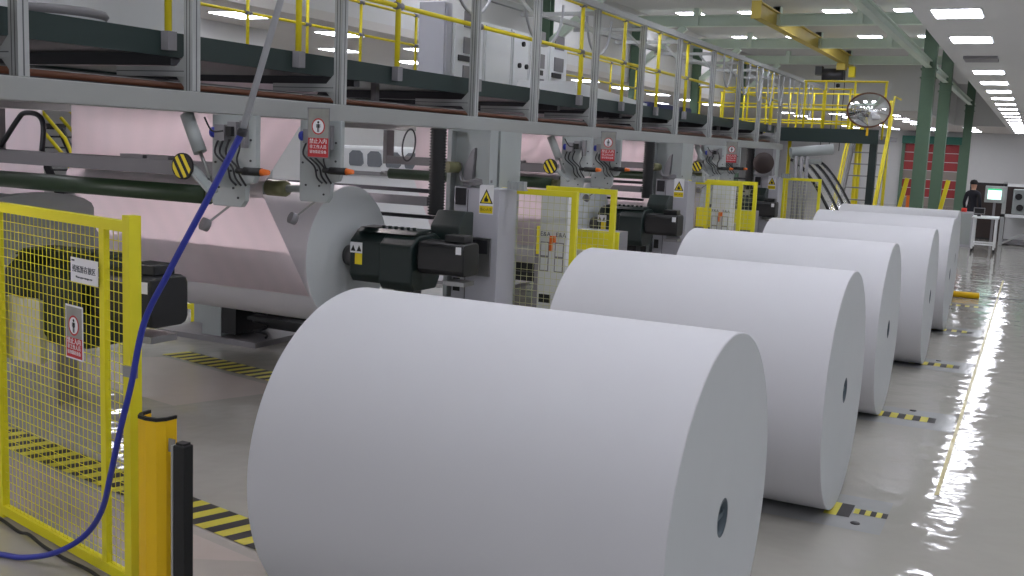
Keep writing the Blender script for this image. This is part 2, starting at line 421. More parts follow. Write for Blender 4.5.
# ------------------------------------------------------------------ safety fences
def mesh_panel(p, q, z0, z1, nx, nz, r=0.0022, m=None):
    mb = MB(); p, q = Vector(p), Vector(q)
    for i in range(nx+1):
        c = p.lerp(q, i/nx); mb.tube([(c.x,c.y,z0),(c.x,c.y,z1)], r, 4, False)
    for j in range(nz+1):
        z = z0+(z1-z0)*j/nz; mb.tube([(p.x,p.y,z),(q.x,q.y,z)], r, 4, False)
    return mb
t = thing('safety_fence', 'tall yellow wire mesh safety fence in front of the nearest drive motor, with two signs', 'fence', (-4.32,3.64,0))
A, B = Vector((-5.03,3.80,0)), Vector((-3.652,3.475,0)); dn = (B-A).normalized()
def along(s): return A+dn*s
L = (B-A).length
pb = lambda s, w, z0, z1, dd=0.04: MB().bar(along(s)+Vector((0,0,z0)), along(s)+Vector((0,0,z1)), w, dd, up=tuple(dn.cross(Vector((0,0,1)))))
pb(0.025,0.05,0,1.76).build('post', 'fence_yellow', t)
pb(L-0.03,0.06,0,1.80,0.06).build('post', 'fence_yellow', t)
pb(L-0.275,0.045,0.06,1.72,0.03).build('post', 'fence_yellow', t)
MB().bar(along(0.05)+Vector((0,0,1.745)), along(L-0.06)+Vector((0,0,1.745)), 0.04, 0.05).build('top_rail', 'fence_yellow', t)
MB().bar(along(0.05)+Vector((0,0,0.045)), along(L-0.06)+Vector((0,0,0.045)), 0.04, 0.05).build('bottom_rail', 'fence_yellow', t)
mesh_panel(along(0.05), along(L-0.06), 0.07, 1.72, 30, 34).build('wire_mesh', 'fence_yellow', t)
MB().bx(-5.12,-5.05,3.77,3.9,0,0.012).build('foot_plate', 'fence_yellow', t)

def small_fence(y, x0, x1, yb, label, xb0=None):
    t = thing('safety_fence', label, 'fence', ((x0+x1)/2, y, 0), 'yellow mesh fences between the machine stands')
    for yy, xa in ((y, x0), (yb, xb0 if xb0 is not None else x0+0.02)):
        if yy is None: continue
        for x in (xa+0.025, x1-0.025): MB().bx(x-0.025,x+0.025,yy-0.025,yy+0.025,0,1.8).build('post', 'fence_yellow', t)
        MB().bx(xa+0.05,x1-0.05,yy-0.02,yy+0.02,1.75,1.8).build('top_rail', 'fence_yellow', t)
        MB().bx(xa+0.05,x1-0.05,yy-0.02,yy+0.02,0.08,0.13).build('bottom_rail', 'fence_yellow', t)
        mesh_panel((xa+0.05,yy,0), (x1-0.05,yy,0), 0.13, 1.75, 11, 26, 0.0022).build('wire_mesh', 'wire_pale', t)
    return t
small_fence(8.55, -4.38, -3.62, 9.5, 'yellow mesh safety fence beside the first grey cabinet, behind the second paper roll')
small_fence(14.35, -4.39, -3.62, 15.2, 'yellow mesh safety fence beside the second grey cabinet, behind the third paper roll')
small_fence(19.68, -4.22, -3.52, None, 'yellow mesh safety fence farthest along the machine, in front of the clear hood')

def rot_local(o, rz): o.rotation_euler = (0,0,rz)
# signs on the near fence: built flat then turned to the fence direction
ang = math.atan2(dn.y, dn.x)
def sign_at(s, z, name, label, cat):
    p = along(s)+Vector((dn.y, -dn.x, 0))*0.026
    t = thing(name, label, cat, (p.x, p.y, z)); return t
def prohibition(t, w, h, edge='sticker_white'):
    o = Vector(t['_o'])
    MB().bx(o.x-w/2,o.x+w/2,o.y-0.003,o.y,o.z-h/2,o.z+h/2).build('board', edge, t)
    k = 0.045*w/0.17
    MB().bx(o.x-w/2+0.008,o.x+w/2-0.008,o.y-0.004,o.y-0.003,o.z-0.10*h,o.z+h/2-0.008).build('picture_area', 'sign_grey', t)
    MB().bx(o.x-w/2+0.008,o.x+w/2-0.008,o.y-0.004,o.y-0.003,o.z-h/2+0.008,o.z-0.10*h).build('red_area', 'sign_red', t)
    c = Vector((o.x, o.y-0.005, o.z+0.13*h)); R = w*0.30
    MB().lathe([(0,R),(0,R*0.84),(-0.001,R*0.84),(-0.001,R),(0,R)], c, 'y', 28, False).lathe([(0.0005,R*0.84),(0.0005,0)], c, 'y', 28, False).build('prohibition_ring', 'sign_red', t)
    MB().m(0).lathe([(-0.0004,R*0.83),(-0.0004,0)], c, 'y', 28, False).build('ring_field', 'sticker_white', t)
    mb = MB().lathe([(-0.001,R*0.16),(-0.001,0)], c+Vector((0,0,R*0.5)), 'y', 12, False)
    y0 = c.y-0.001
    mb.bx(c.x-R*0.16,c.x+R*0.16,y0-0.0003,y0,c.z-R*0.2,c.z+R*0.3).bx(c.x-R*0.3,c.x-R*0.2,y0-0.0003,y0,c.z-R*0.15,c.z+R*0.28).bx(c.x+R*0.2,c.x+R*0.3,y0-0.0003,y0,c.z-R*0.15,c.z+R*0.28)
    mb.bx(c.x-R*0.15,c.x-R*0.03,y0-0.0003,y0,c.z-R*0.7,c.z-R*0.2).bx(c.x+R*0.03,c.x+R*0.15,y0-0.0003,y0,c.z-R*0.7,c.z-R*0.2)
    mb.build('standing_figure', 'ink', t)
    text('禁止入内', w*0.2, 'sticker_white', 'lettering', t, (o.x, o.y-0.005, o.z-0.17*h))
    text('非工作人员', w*0.155, 'sticker_white', 'lettering', t, (o.x, o.y-0.005, o.z-0.28*h))
    text('请勿靠近设备', w*0.13, 'sticker_white', 'lettering', t, (o.x, o.y-0.005, o.z-0.38*h))
t = sign_at(1.005, 1.50, 'notice_sign', 'white rectangular notice sign with Chinese lettering tied to the yellow mesh fence', 'sign')
o = Vector(t['_o'])
MB().bx(o.x-0.128,o.x+0.128,o.y-0.004,o.y,o.z-0.06,o.z+0.06).build('board', 'sticker_white', t)
text('残纸暂存放区', 0.037, 'ink_grey', 'lettering', t, (o.x, o.y-0.005, o.z+0.004))
text('Waste paper storage area', 0.015, 'ink_grey', 'lettering', t, (o.x, o.y-0.005, o.z-0.033))
MB().bx(o.x-0.118,o.x-0.09,o.y-0.005,o.y-0.004,o.z+0.042,o.z+0.05).build('corner_mark', 'ink_grey', t)
rot_local(t, ang)
t = sign_at(0.90, 1.185, 'warning_sign', 'red and grey prohibition sign hung on the yellow mesh fence below the white notice', 'sign')
prohibition(t, 0.168, 0.27); rot_local(t, ang)

# bollard, light curtain post, hoses
mb = MB(); prof = [(-0.085,0.03),(-0.08,-0.03),(-0.055,-0.065),(0,-0.075),(0.055,-0.065),(0.08,-0.03),(0.085,0.03)]
inn = [(x*0.86,y*0.86+0.006) for x, y in prof[::-1]]
bx0, by0 = -3.46, 3.42
mb.prism([(bx0+x,by0+y) for x, y in prof+inn], 0.0, 0.90, 'z')
t = thing('guard_post', 'yellow curved steel guard post at the end of the mesh fence', 'guard post', (bx0,by0,0))
mb.build('post_shell', 'bollard_yellow', t)
MB().prism([(bx0+x*1.02,by0+y*1.02) for x, y in prof+inn], 0.90, 0.915, 'z').build('edge_trim', 'ink', t)
MB().bx(-3.372,-3.335,3.395,3.401,0.76,0.82).build('bracket', 'steel', t)
t = thing('sensor_post', 'slim black light curtain post with a silver side, right of the yellow guard post', 'sensor post', (-3.295,3.40,0))
MB().bx(-3.332,-3.322,3.37,3.43,0,0.80).build('side_profile', 'aluminium', t)
MB().bx(-3.321,-3.255,3.37,3.43,0,0.805).build('sensor_housing', 'rubber', t, bevel=0.006)
MB().bx(-3.312,-3.264,3.38,3.42,0.805,0.815).build('end_cap', 'ink', t)

t = thing('air_hose', 'blue air hose on a grey wand, curling to the floor by the mesh fence', 'hose', (-2.73,3.35,0))
pts = [(-2.92,3.35,2.20),(-3.06,3.35,1.98),(-3.22,3.35,1.74),(-3.34,3.36,1.57),(-3.49,3.37,1.34),(-3.57,3.37,1.05),(-3.64,3.37,0.83),(-3.74,3.40,0.58),(-3.86,3.45,0.36),(-4.02,3.48,0.19),(-4.2,3.46,0.075),(-4.38,3.42,0.025),(-4.53,3.40,0.016),(-4.9,3.3,0.016),(-5.4,3.1,0.016)]
MB().tube(smooth_pts(pts), 0.0145, 10).build('hose', 'hose_blue', t)
dvec = (Vector((-2.73,3.35,2.72))-Vector((-2.92,3.35,2.20)))
MB().tube([Vector((-2.92,3.35,2.20)), Vector((-2.92,3.35,2.20))+dvec*4.35], 0.0135, 12).build('wand', 'wand_grey', t)
MB().tube([Vector((-2.925,3.35,2.185)), Vector((-2.915,3.35,2.215))], 0.021, 12).build('coupling', 'dark_steel', t)
MB().bx(-3.64,-3.56,3.385,3.40,1.07,1.12).build('clamp', 'steel', t)
tag(MB().tube(smooth_pts([(-5.6,3.5,0.012),(-5.1,3.68,0.012),(-4.97,3.72,0.02),(-4.72,3.66,0.012),(-4.6,3.63,0.03),(-4.45,3.595,0.012),(-4.25,3.545,0.012),(-4.02,3.50,0.016),(-3.88,3.46,0.014),(-3.78,3.41,0.012),(-3.7,3.34,0.012)]), 0.009, 8).build('power_cable', 'rubber'),
    'black power cable lying on the floor along the foot of the mesh fence', 'cable')

# ------------------------------------------------------------------ overhead machine beam, deck, posts
DX = 5.55
tag(MB().bx(-4.93,-4.75,2.6,21.9,2.31,2.435).build('machine_beam', 'machine_grey', bevel=0.006), 'long grey steel beam running along the top of the machine stands under the walkway', 'beam')
tag(MB().bx(-7.78,-7.6,2.6,21.9,2.31,2.435).build('machine_beam', 'machine_grey', bevel=0.006), 'long grey beam on the far side of the machine, behind the paper webs', 'beam')
t = thing('pipe_run', 'bundle of brown and grey pipes running above the grey machine beam', 'pipes', (-5.1,12,2.47))
for x, z, r, mn in ((-5.02,2.475,0.02,'brown'),(-5.12,2.50,0.016,'steel'),(-5.22,2.485,0.024,'dark_steel')):
    MB().tube([(x,2.6,z),(x,21.8,z)], r, 10).build('pipe', mn, t)
MB().bx(-5.27,-4.96,2.6,21.9,2.44,2.452).build('tray', 'dark_steel', t)
t = thing('walkway_deck', 'long dark green overhead walkway deck above the machine', 'walkway', (-6.2,12,2.55))
MB().bx(-7.5,-4.99,2.2,21.85,2.68,2.76).build('deck_plate', 'drive_black', t)
MB().bx(-4.99,-4.95,2.2,21.85,2.65,2.80).build('fascia', 'deck_green', t)
MB().bx(-7.54,-7.5,2.2,21.85,2.65,2.80).build('fascia', 'deck_green', t)
for i in range(10):
    y = 3.1+i*2.0
    MB().bx(-7.49,-5.0,y-0.04,y+0.04,2.6,2.68).build('cross_member', 'dark_steel', t)

posts_y = [3.79,5.04,6.60,8.70,10.02,11.65,13.26,14.82,16.60,18.25,19.80,21.6]
t = thing('post_gantry', 'row of silver aluminium profile posts with a top rail standing on the machine beam', 'gantry', (-4.8,12,2.44))
for i, y in enumerate(posts_y):
    x = -4.8
    mb = MB().m(0).bx(x-0.036,x+0.036,y-0.034,y+0.034,2.437,3.80)
    mb.m(1)
    for dxx in (-0.013, 0.013): mb.bx(x+dxx-0.003,x+dxx+0.003,y-0.035,y-0.0335,2.44,3.79)
    mb.bx(x+0.0355,x+0.037,y-0.004,y+0.004,2.44,3.79)
    mb.build('post', ['aluminium','slot'], t)
    mb = MB().m(0).bx(x-0.62,x-0.04,y-0.03,y+0.03,2.53,2.59)
    mb.m(1).bx(x-0.62,x-0.04,y-0.0305,y-0.0295,2.557,2.563)
    mb.m(0).prism([(x-0.04,2.45),(x-0.04,2.53),(x-0.12,2.53)], y-0.015, y+0.015, 'y').prism([(x-0.04,2.67),(x-0.04,2.59),(x-0.12,2.59)], y-0.015, y+0.015, 'y')
    mb.build('support_arm', ['aluminium','slot'], t)
    mb = MB().bx(x-1.0,x-0.03,y-0.022,y+0.022,3.735,3.78).bar((x-0.03,y,3.52),(x-0.25,y,3.745),0.02,0.03)
    mb.build('top_arm', 'aluminium', t)
MB().bx(-4.80,-4.74,2.4,26.5,3.80,3.87).build('top_rail', 'aluminium', t)
MB().bx(-5.78,-5.72,2.4,22.0,3.79,3.85).build('top_rail', 'aluminium', t)
# festoon hoses hanging under the rail
for k, (y, w, hh) in enumerate(((7.3,0.9,0.42),(9.0,0.75,0.36),(10.6,1.0,0.5),(12.2,0.8,0.45),(17.2,0.5,0.5),(18.4,0.5,0.55),(19.4,0.45,0.6),(20.3,0.45,0.65),(21.2,0.45,0.6),(22.2,0.45,0.7),(23.2,0.45,0.75),(24.2,0.45,0.7))):
    x = -5.0 if y < 16 else -4.73
    pts = [(x, y-w/2*math.cos(a), 3.78-hh*math.sin(a)) for a in [PI*i/16 for i in range(17)]]
    o = MB().tube(pts, 0.016, 8).build('festoon_hose', 'wand_grey')
    tag(o, '%s grey looped hose from the near end of the gantry rail above the walkway' % ORD[k], 'hose', 'looped hoses under the gantry rail')

def handrail(x, ys, z0, z1, zm, y0, y1, label, r=0.021, clamp=True):
    t = thing('handrail', label, 'handrail', (x, (y0+y1)/2, z0))
    for y in ys:
        p = MB().tube([(x,y,z0),(x,y,z1)], r*1.1, 12).build('post', 'rail_yellow', t)
        if clamp: MB().bx(x-0.024,x+0.035,y-0.038,y+0.038,z0-0.055,z0+0.06).build('clamp', 'frame_grey', p)
        for z in (zm, z1):
            MB().tube([(x,y-0.05,z),(x,y+0.05,z)], r*1.5, 12).build('fitting', 'frame_grey', p)
    for z in (zm, z1): MB().tube([(x,y0,z),(x,y1,z)], r, 12).build('rail', 'rail_yellow', t)
    return t
handrail(-4.925, [3.60,4.965,6.25,7.57,8.98,10.3,11.5,12.90,14.27,15.60,17.0,18.6,20.2,21.3], 2.74, 3.835, 3.30, 2.3, 21.8, 'yellow tube handrail along the front edge of the overhead walkway')
handrail(-7.46, [3.9,5.2,6.64,7.61,8.63,9.62,10.65,11.9,13.3,14.7,16.1,17.5,18.9,20.3], 2.80, 3.80, 3.42, 2.3, 21.8, 'thin yellow handrail along the rear edge of the overhead walkway', 0.016, False)

# electrical cabinets and boxes on the deck
cabs = [(11.2,11.38,3.62,0),(11.42,12.2,3.42,1),(12.23,13.0,3.5,2),(13.03,13.55,3.5,3),(13.58,14.2,3.42,1),(14.23,14.9,3.42,1)]
cl = ['plain pale grey electrical cabinet at the near end of the cabinet row on the walkway','pale cabinet with vent panels, second along the walkway cabinet row','plain double width pale cabinet in the middle of the walkway cabinet row',
      'pale cabinet with black knobs on the walkway','pale cabinet with vent panels just past the one with black knobs','pale cabinet with vent panels at the far end of the walkway cabinet row']
for (y0, y1, z1, kd), lab in zip(cabs, cl):
    t = thing('electrical_cabinet', lab, 'cabinet', (-6.9,(y0+y1)/2,2.76), 'electrical cabinets on the walkway')
    MB().bx(-6.98,-6.62,y0,y1,2.762,z1+0.25).build('housing', 'white_paint' if kd else 'cabinet_grey', t)
    dmb = MB().bx(-6.62,-6.60,y0+0.03,y1-0.03,2.80,z1+0.22).build('door', 'white_paint' if kd else 'cabinet_grey', t)
    if kd == 1:
        for z in (2.95,3.3,3.62): MB().bx(-6.60,-6.585,(y0+y1)/2-0.16,(y0+y1)/2+0.16,z,z+0.2).build('vent', 'frame_grey', dmb)
        MB().bx(-6.60,-6.58,y0+0.1,y0+0.42,3.2,3.27).build('louvre', 'dark_steel', dmb)
    if kd == 3:
        for yy, zz in ((y0+0.2,3.28),(y0+0.42,3.28),(y0+0.3,3.58)): MB().cyl((-6.60,yy,zz),(-6.57,yy,zz),0.035,n=12).build('knob', 'ink', dmb)
t = thing('air_unit', 'white boxy air unit with round ends on the near end of the walkway', 'air unit', (-6.5,4.9,2.76))
MB().bx(-7.2,-5.85,4.55,6.2,2.762,4.2).build('housing', 'white_paint', t)
for y in (4.85,): MB().lathe([(0,0.3),(0.12,0.3),(0.14,0.26),(0.14,0)], (-6.4,4.55,3.3), 'y', 28).build('fan_ring', 'white_paint', t)
MB().lathe([(2.9,0.34),(2.93,0.36),(2.96,0.34)], (-6.0,5.0,0), 'z', 28).build('round_base', 'frame_grey', t)
tag(MB().bx(-6.1,-5.2,14.8,16.9,2.762,2.90).build('folded_tarpaulin', 'blue_tarp', bevel=0.03), 'dark blue folded tarpaulin lying on the walkway deck', 'tarpaulin')
tag(MB().prism([(11.8,2.762),(14.4,2.762),(14.4,2.85),(11.8,2.98)], -5.9, -5.1).build('cover_sheet', 'white_paint'), 'sloping white cover sheet on the walkway beside the blue tarpaulin', 'cover')

# ------------------------------------------------------------------ one machine stand, then its repeats
def flame_sign(t, x, y, z, name='warning_sticker'):
    p = MB().bx(x-0.07,x+0.07,y-0.004,y,z-0.13,z+0.13).build(name, 'sticker_white', t)
    MB().m(0).prism([(x-0.066,z-0.035),(x+0.066,z-0.035),(x,z+0.095)], y-0.005, y-0.004, 'y').build('triangle_border', 'ink', p)
    MB().m(0).prism([(x-0.05,z-0.027),(x+0.05,z-0.027),(x,z+0.073)], y-0.006, y-0.005, 'y').build('triangle_field', 'sticker_yellow', p)
    MB().prism([(x-0.018,z-0.018),(x+0.018,z-0.018),(x+0.021,z+0.005),(x+0.008,z+0.014),(x+0.003,z+0.042),(x-0.01,z+0.02),(x-0.021,z+0.004)], y-0.007, y-0.006, 'y').build('flame_symbol', 'ink', p)
    MB().bx(x-0.066,x+0.066,y-0.005,y-0.004,z-0.12,z-0.055).build('caption_field', 'sticker_yellow', p)
    text('当心火灾', 0.031, 'ink', 'lettering', p, (x, y-0.006, z-0.088), extr=0.0004)

def make_stand():
    t = thing('machine_stand', '', 'machine stand', (-4.45,8.4,0), 'grey machine stands along the line')
    # column head: recessed face between a left strip and a right pillar with a gusset
    mb = MB().bx(-4.74,-4.70,8.15,8.95,0,2.305).bx(-4.70,-4.40,8.52,8.95,0,2.305).bx(-4.70,-4.31,8.24,8.30,1.805,2.305)
    mb.bx(-4.44,-4.31,8.15,8.24,1.805,2.305).prism([(-4.70,2.305),(-4.44,2.305),(-4.44,1.95),(-4.52,2.16),(-4.56,2.28),(-4.70,2.29)], 8.17, 8.24, 'y')
    mb.build('column', 'plate_grey', t)
    MB().prism([(-4.555,1.81),(-4.47,1.81),(-4.445,2.15),(-4.48,2.12),(-4.545,1.98)], 8.12, 8.17, 'y').build('side_bracket', 'frame_grey', t)
    c = MB().bx(-4.655,-4.20,8.15,8.5,0,1.80).build('cabinet', 'cabinet_grey', t, bevel=0.006)
    MB().bx(-4.635,-4.53,8.138,8.15,1.64,1.86-0.07).build('recess_panel', 'dark_steel', c)
    MB().bx(-4.515,-4.51,8.145,8.15,0.1,1.78).build('door_seam', 'dark_steel', c)
    MB().bx(-4.63,-4.565,8.14,8.15,0.86,0.98).build('socket', 'ink', c)
    MB().m(0).bx(-4.45,-4.26,8.12,8.15,1.02,1.36).m(1).bx(-4.43,-4.28,8.115,8.12,1.22,1.34).build('side_box', ['steel','dark_steel'], c)
    flame_sign(t, -4.325, 8.15, 1.70)
    mb = MB()
    for i in range(5): mb.bx(-4.2+i*0.034,-4.172+i*0.034,8.3,8.36,1.802,1.87)
    mb.bx(-4.36,-4.03,8.3,8.37,1.79,1.802); mb.build('connector_strip', 'plate_grey', t)
    mb = MB()
    for i in range(3): mb.tube(smooth_pts([(-4.66+0.02*i,8.2,2.0),(-4.55,8.12-0.02*i,1.86),(-4.42,8.14,1.83+0.02*i),(-4.3,8.2,1.86)]), 0.012, 8)
    mb.build('cable_bundle', 'frame_grey', t)
    MB().cyl((-4.68,8.05,1.97),(-4.62,8.15,1.97),0.05,n=16).build('horn', 'olive', t)
    # rails carrying the drive
    for z, h in ((1.73,0.035),(1.62,0.05),(1.50,0.03)):
        MB().bx(-7.2,-4.78,7.98,8.04,z,z+h).build('slide_rail', 'dark_steel', t)
    MB().bx(-5.5,-4.79,7.9,7.97,1.62,1.70).build('slide_rail', 'frame_grey', t)
    return t

def make_drive():
    y = 7.42
    t = thing('chuck_drive', '', 'drive', (-4.6,y,0), 'dark green roll drives with motors')
    prof = [(y-0.16,0.99),(y+0.14,0.99),(y+0.2,1.08),(y+0.2,1.36),(y+0.12,1.44),(y-0.1,1.42),(y-0.2,1.34),(y-0.2,1.05)]
    MB().prism(prof, -5.12, -4.80, 'x').build('gearbox', 'drive_green', t, bevel=0.015)
    prof2 = [(y-0.19,0.955),(y+0.17,0.955),(y+0.23,1.05),(y+0.23,1.38),(y+0.14,1.425),(y-0.14,1.415),(y-0.24,1.33),(y-0.24,1.02)]
    MB().prism(prof2, -4.80, -4.48, 'x').build('gear_cover', 'drive_green', t, bevel=0.015)
    MB().prism([(y-0.16,1.42),(y+0.12,1.44),(y+0.10,1.455),(y-0.1,1.45)], -5.08, -4.5, 'x').build('top_plate', 'drive_green', t)
    MB().prism([(y-0.14,1.452),(y+0.06,1.456),(y+0.06,1.459),(y-0.14,1.455)], -5.04, -4.9, 'x').build('name_plate', 'dark_steel', t)
    for i in range(6): MB().cyl((-4.86+i*0.06,y-0.08,1.452),(-4.86+i*0.06,y-0.08,1.475),0.016,n=10).build('bolt', 'drive_green', t)
    MB().lathe([(-5.262,0.0),(-5.262,0.085),(-5.20,0.10),(-5.15,0.10),(-5.13,0.07),(-5.115,0.07)], (0,y-0.02,1.185), 'x', 32).build('chuck', 'chuck_steel', t)
    yc, zc, h, c = y-0.05, 1.25, 0.135, 0.045
    oc = [(yc-h+c,zc-h),(yc+h-c,zc-h),(yc+h-0.012,zc-h+0.012),(yc+h,zc-h+c),(yc+h,zc+h-c),(yc+h-0.012,zc+h-0.012),(yc+h-c,zc+h),(yc-h+c,zc+h),(yc-h+0.012,zc+h-0.012),(yc-h,zc+h-c),(yc-h,zc-h+c),(yc-h+0.012,zc-h+0.012)]
    m_ = MB().prism(oc, -4.46, -4.03, 'x').build('motor', 'drive_black', t, bevel=0.012)
    MB().cyl((-4.48,yc,zc),(-4.46,yc,zc),0.12,n=24).build('flange', 'drive_black', m_)
    MB().bx(-4.24,-4.06,y-0.13,y+0.02,1.386,1.445).build('terminal_box', 'drive_black', m_, bevel=0.008)
    MB().bx(-4.10,-4.05,y-0.1875,y-0.1845,1.30,1.36).build('rating_plate', 'sticker_white', m_)
    MB().bx(-4.19,-4.01,y-0.2,y-0.02,1.045,1.08).build('tray', 'steel', t)
    s = MB().bx(-5.11,-4.99,y-0.2045,y-0.2015,1.235,1.325).build('label_plate', 'sticker_white', t)
    for dx in (-0.03,0.03): MB().prism([(-5.05+dx-0.024,1.25),(-5.05+dx+0.024,1.25),(-5.05+dx,1.30)], y-0.206, y-0.2045, 'y').build('triangle_mark', 'ink', s)
    MB().bx(-5.06,-4.99,y-0.2055,y-0.2015,1.14,1.234).build('yellow_label', 'sticker_yellow', t)
    MB().prism([(y+0.24,1.30),(y+0.5,1.30),(y+0.5,1.60),(y+0.36,1.61),(y+0.24,1.48)], -4.60, -4.32, 'x').build('slide_block', 'drive_green', t, bevel=0.012)
    MB().bx(-4.78,-4.62,y-0.02,y+0.16,0,0.955).build('pedestal', 'rubber', t)
    mb = MB()
    for i in range(9): mb.bx(-4.785,-4.615,y-0.03,y-0.02,0.1+i*0.09,0.14+i*0.09)
    mb.build('pedestal_ribs', 'dark_steel', t)
    MB().bx(-5.1,-4.79,y-0.05,y+0.1,0.80,0.90).build('cross_tie', 'plate_grey', t)
    return t

def make_parent_roll():
    yc, zc, R = 7.42, 1.18, 0.60
    t = thing('parent_roll', '', 'paper roll', (-6.2,yc,zc), 'paper rolls mounted in the machine')
    roll_mesh(MB(), -7.42, -5.266, yc, zc, R, 0.07).build('roll_body', ['paper','paper_end'], t)
    # web: front tangent up to guide roller, then slanting back under the deck
    w = MB(); path = [(6.93,0.835,0),(6.9,0.88,0),(6.31,1.72,0),(6.30,1.80,0),(6.36,1.86,0.2),(6.78,2.30,0.6),(7.02,2.60,1)]
    xs = [-7.42+2.13*i/8 for i in range(9)]
    vs = []; nx = 9
    for (yy, zz, kk) in path:
        for i, x in enumerate(xs):
            f_ = min(1, max(0, (i-2)/6)); vs.append((x, yy if kk == 0 else 6.36+(yy-6.36)*f_, zz))
    fs = [(i*nx+k,i*nx+k+1,(i+1)*nx+k+1,(i+1)*nx+k) for i in range(len(path)-1) for k in range(nx-1)]
    w._add(vs, fs, True); w.build('paper_web', 'web_paper', t)
    return t

def make_arm(y, with_foot_x, label):
    t = thing('hanging_valve_bracket', label, 'machine arm', (-4.6,y,2.3), 'grey arms hanging under the machine beam')
    poly = [(-4.78,2.305),(-4.42,2.305),(-4.42,1.93),(-4.44,1.88),(-4.50,1.87),(-4.51,1.76),(-4.54,1.72),(-4.77,1.72),(-4.78,1.74)]
    MB().prism(poly, y, y+0.045, 'y').build('arm_plate', 'plate_grey', t, bevel=0.005)
    for px, pz in ((-4.75,2.0),(-4.72,1.84),(-4.6,1.84),(-4.56,1.78),(-4.46,2.02),(-4.46,2.15),(-4.62,1.95)): MB().cyl((px,y-0.006,pz),(px,y,pz),0.008,n=8).build('screw', 'dark_steel', t)
    v = MB().bx(-4.70,-4.62,y-0.07,y,2.14,2.24).bx(-4.61,-4.54,y-0.05,y,2.17,2.26).bx(-4.52,-4.48,y-0.04,y,2.10,2.27).build('valve_block', 'frame_grey', t)
    MB().cyl((-4.73,y-0.05,2.19),(-4.70,y-0.05,2.19),0.035,n=14).build('blue_cap', 'hose_blue', v)
    MB().bx(-4.60,-4.555,y-0.08,y-0.05,2.17,2.23).build('coil', 'ink', v)
    mb = MB()
    for i, (xa, xb) in enumerate(((-4.69,-4.60),(-4.65,-4.56),(-4.60,-4.52))):
        mb.tube(smooth_pts([(xa,y-0.04,2.15),(xa-0.02,y-0.05,2.06),(xb-0.02,y-0.04,1.98),(xb,y-0.03,1.90+0.01*i),(xb+0.04,y-0.02,1.86)]), 0.007, 6)
    mb.tube(smooth_pts([(-4.53,y-0.03,2.2),(-4.50,y-0.06,2.1),(-4.53,y-0.05,2.02),(-4.50,y-0.03,1.93)]), 0.006, 6)
    mb.build('hoses', 'dark_steel', t)
    s = MB().cyl((-4.47,y-0.05,1.955),(-4.33,y-0.05,1.955),0.026,n=14).cyl((-4.53,y-0.05,1.955),(-4.47,y-0.05,1.955),0.018,n=12).build('sensor', 'rubber', t)
    MB().cyl((-4.33,y-0.05,1.955),(-4.275,y-0.05,1.955),0.024,0.016,n=14).build('orange_cap', 'orange', s)
    if with_foot_x:
        f = MB().bar((-4.66,y+0.05,1.73),(-4.80,y-0.02,1.60),0.014,0.014).build('strut', 'steel', t)
        MB().cyl((-4.82,y-0.05,1.60),(-4.80,y-0.01,1.583),0.042,n=20).build('foot_pad', 'frame_grey', f)
    return t

def make_splicer():
    y = 4.95
    t = thing('hanging_splicer', '', 'machine arm', (-4.7,y,2.3), 'cylinder arms with striped discs')
    MB().tube([(-4.855,y+0.1,2.295),(-4.74,y+0.1,2.06)], 0.043, 14).build('cylinder', 'plate_grey', t)
    MB().tube([(-4.74,y+0.1,2.06),(-4.66,y+0.1,1.90)], 0.012, 10).build('piston_rod', 'steel', t)
    MB().bar((-4.78,y+0.06,1.97),(-4.60,y+0.06,1.82),0.02,0.09,up=(0,1,0)).build('lever', 'plate_grey', t)
    c = Vector((-4.80,y,1.97)); R = 0.083
    dd = MB().m(0).cyl((c.x,y,c.z),(c.x,y+0.02,c.z),R,n=32).build('disc', 'ink', t)
    mb = MB(); n = 24; Ri = R*0.9
    for a0, a1 in ((-0.95,-0.62),(-0.28,0.05),(0.38,0.70)):
        poly = []
        for i in range(9):
            d_ = Ri*(a0+(a1-a0)*i/8); poly.append((d_, math.sqrt(max(Ri*Ri-d_*d_,0))))
        full = poly+[(d_,-h) for d_, h in poly[::-1]]
        ca, sa = math.cos(-0.62), math.sin(-0.62)
        rot = [(c.x+u*math.cos(0.55)+v*math.sin(0.55)*-1, c.z+u*math.sin(0.55)+v*math.cos(0.55)) for u, v in full]
        mb.prism(rot, y-0.002, y, 'y')
    mb.build('stripes', 'sticker_yellow', dd)
    mb = MB().tube(smooth_pts([(-4.66,y+0.05,2.28),(-4.60,y+0.05,2.2),(-4.52,y+0.06,2.2)]), 0.006, 6)
    mb.build('hose', 'ink', t)
    return t

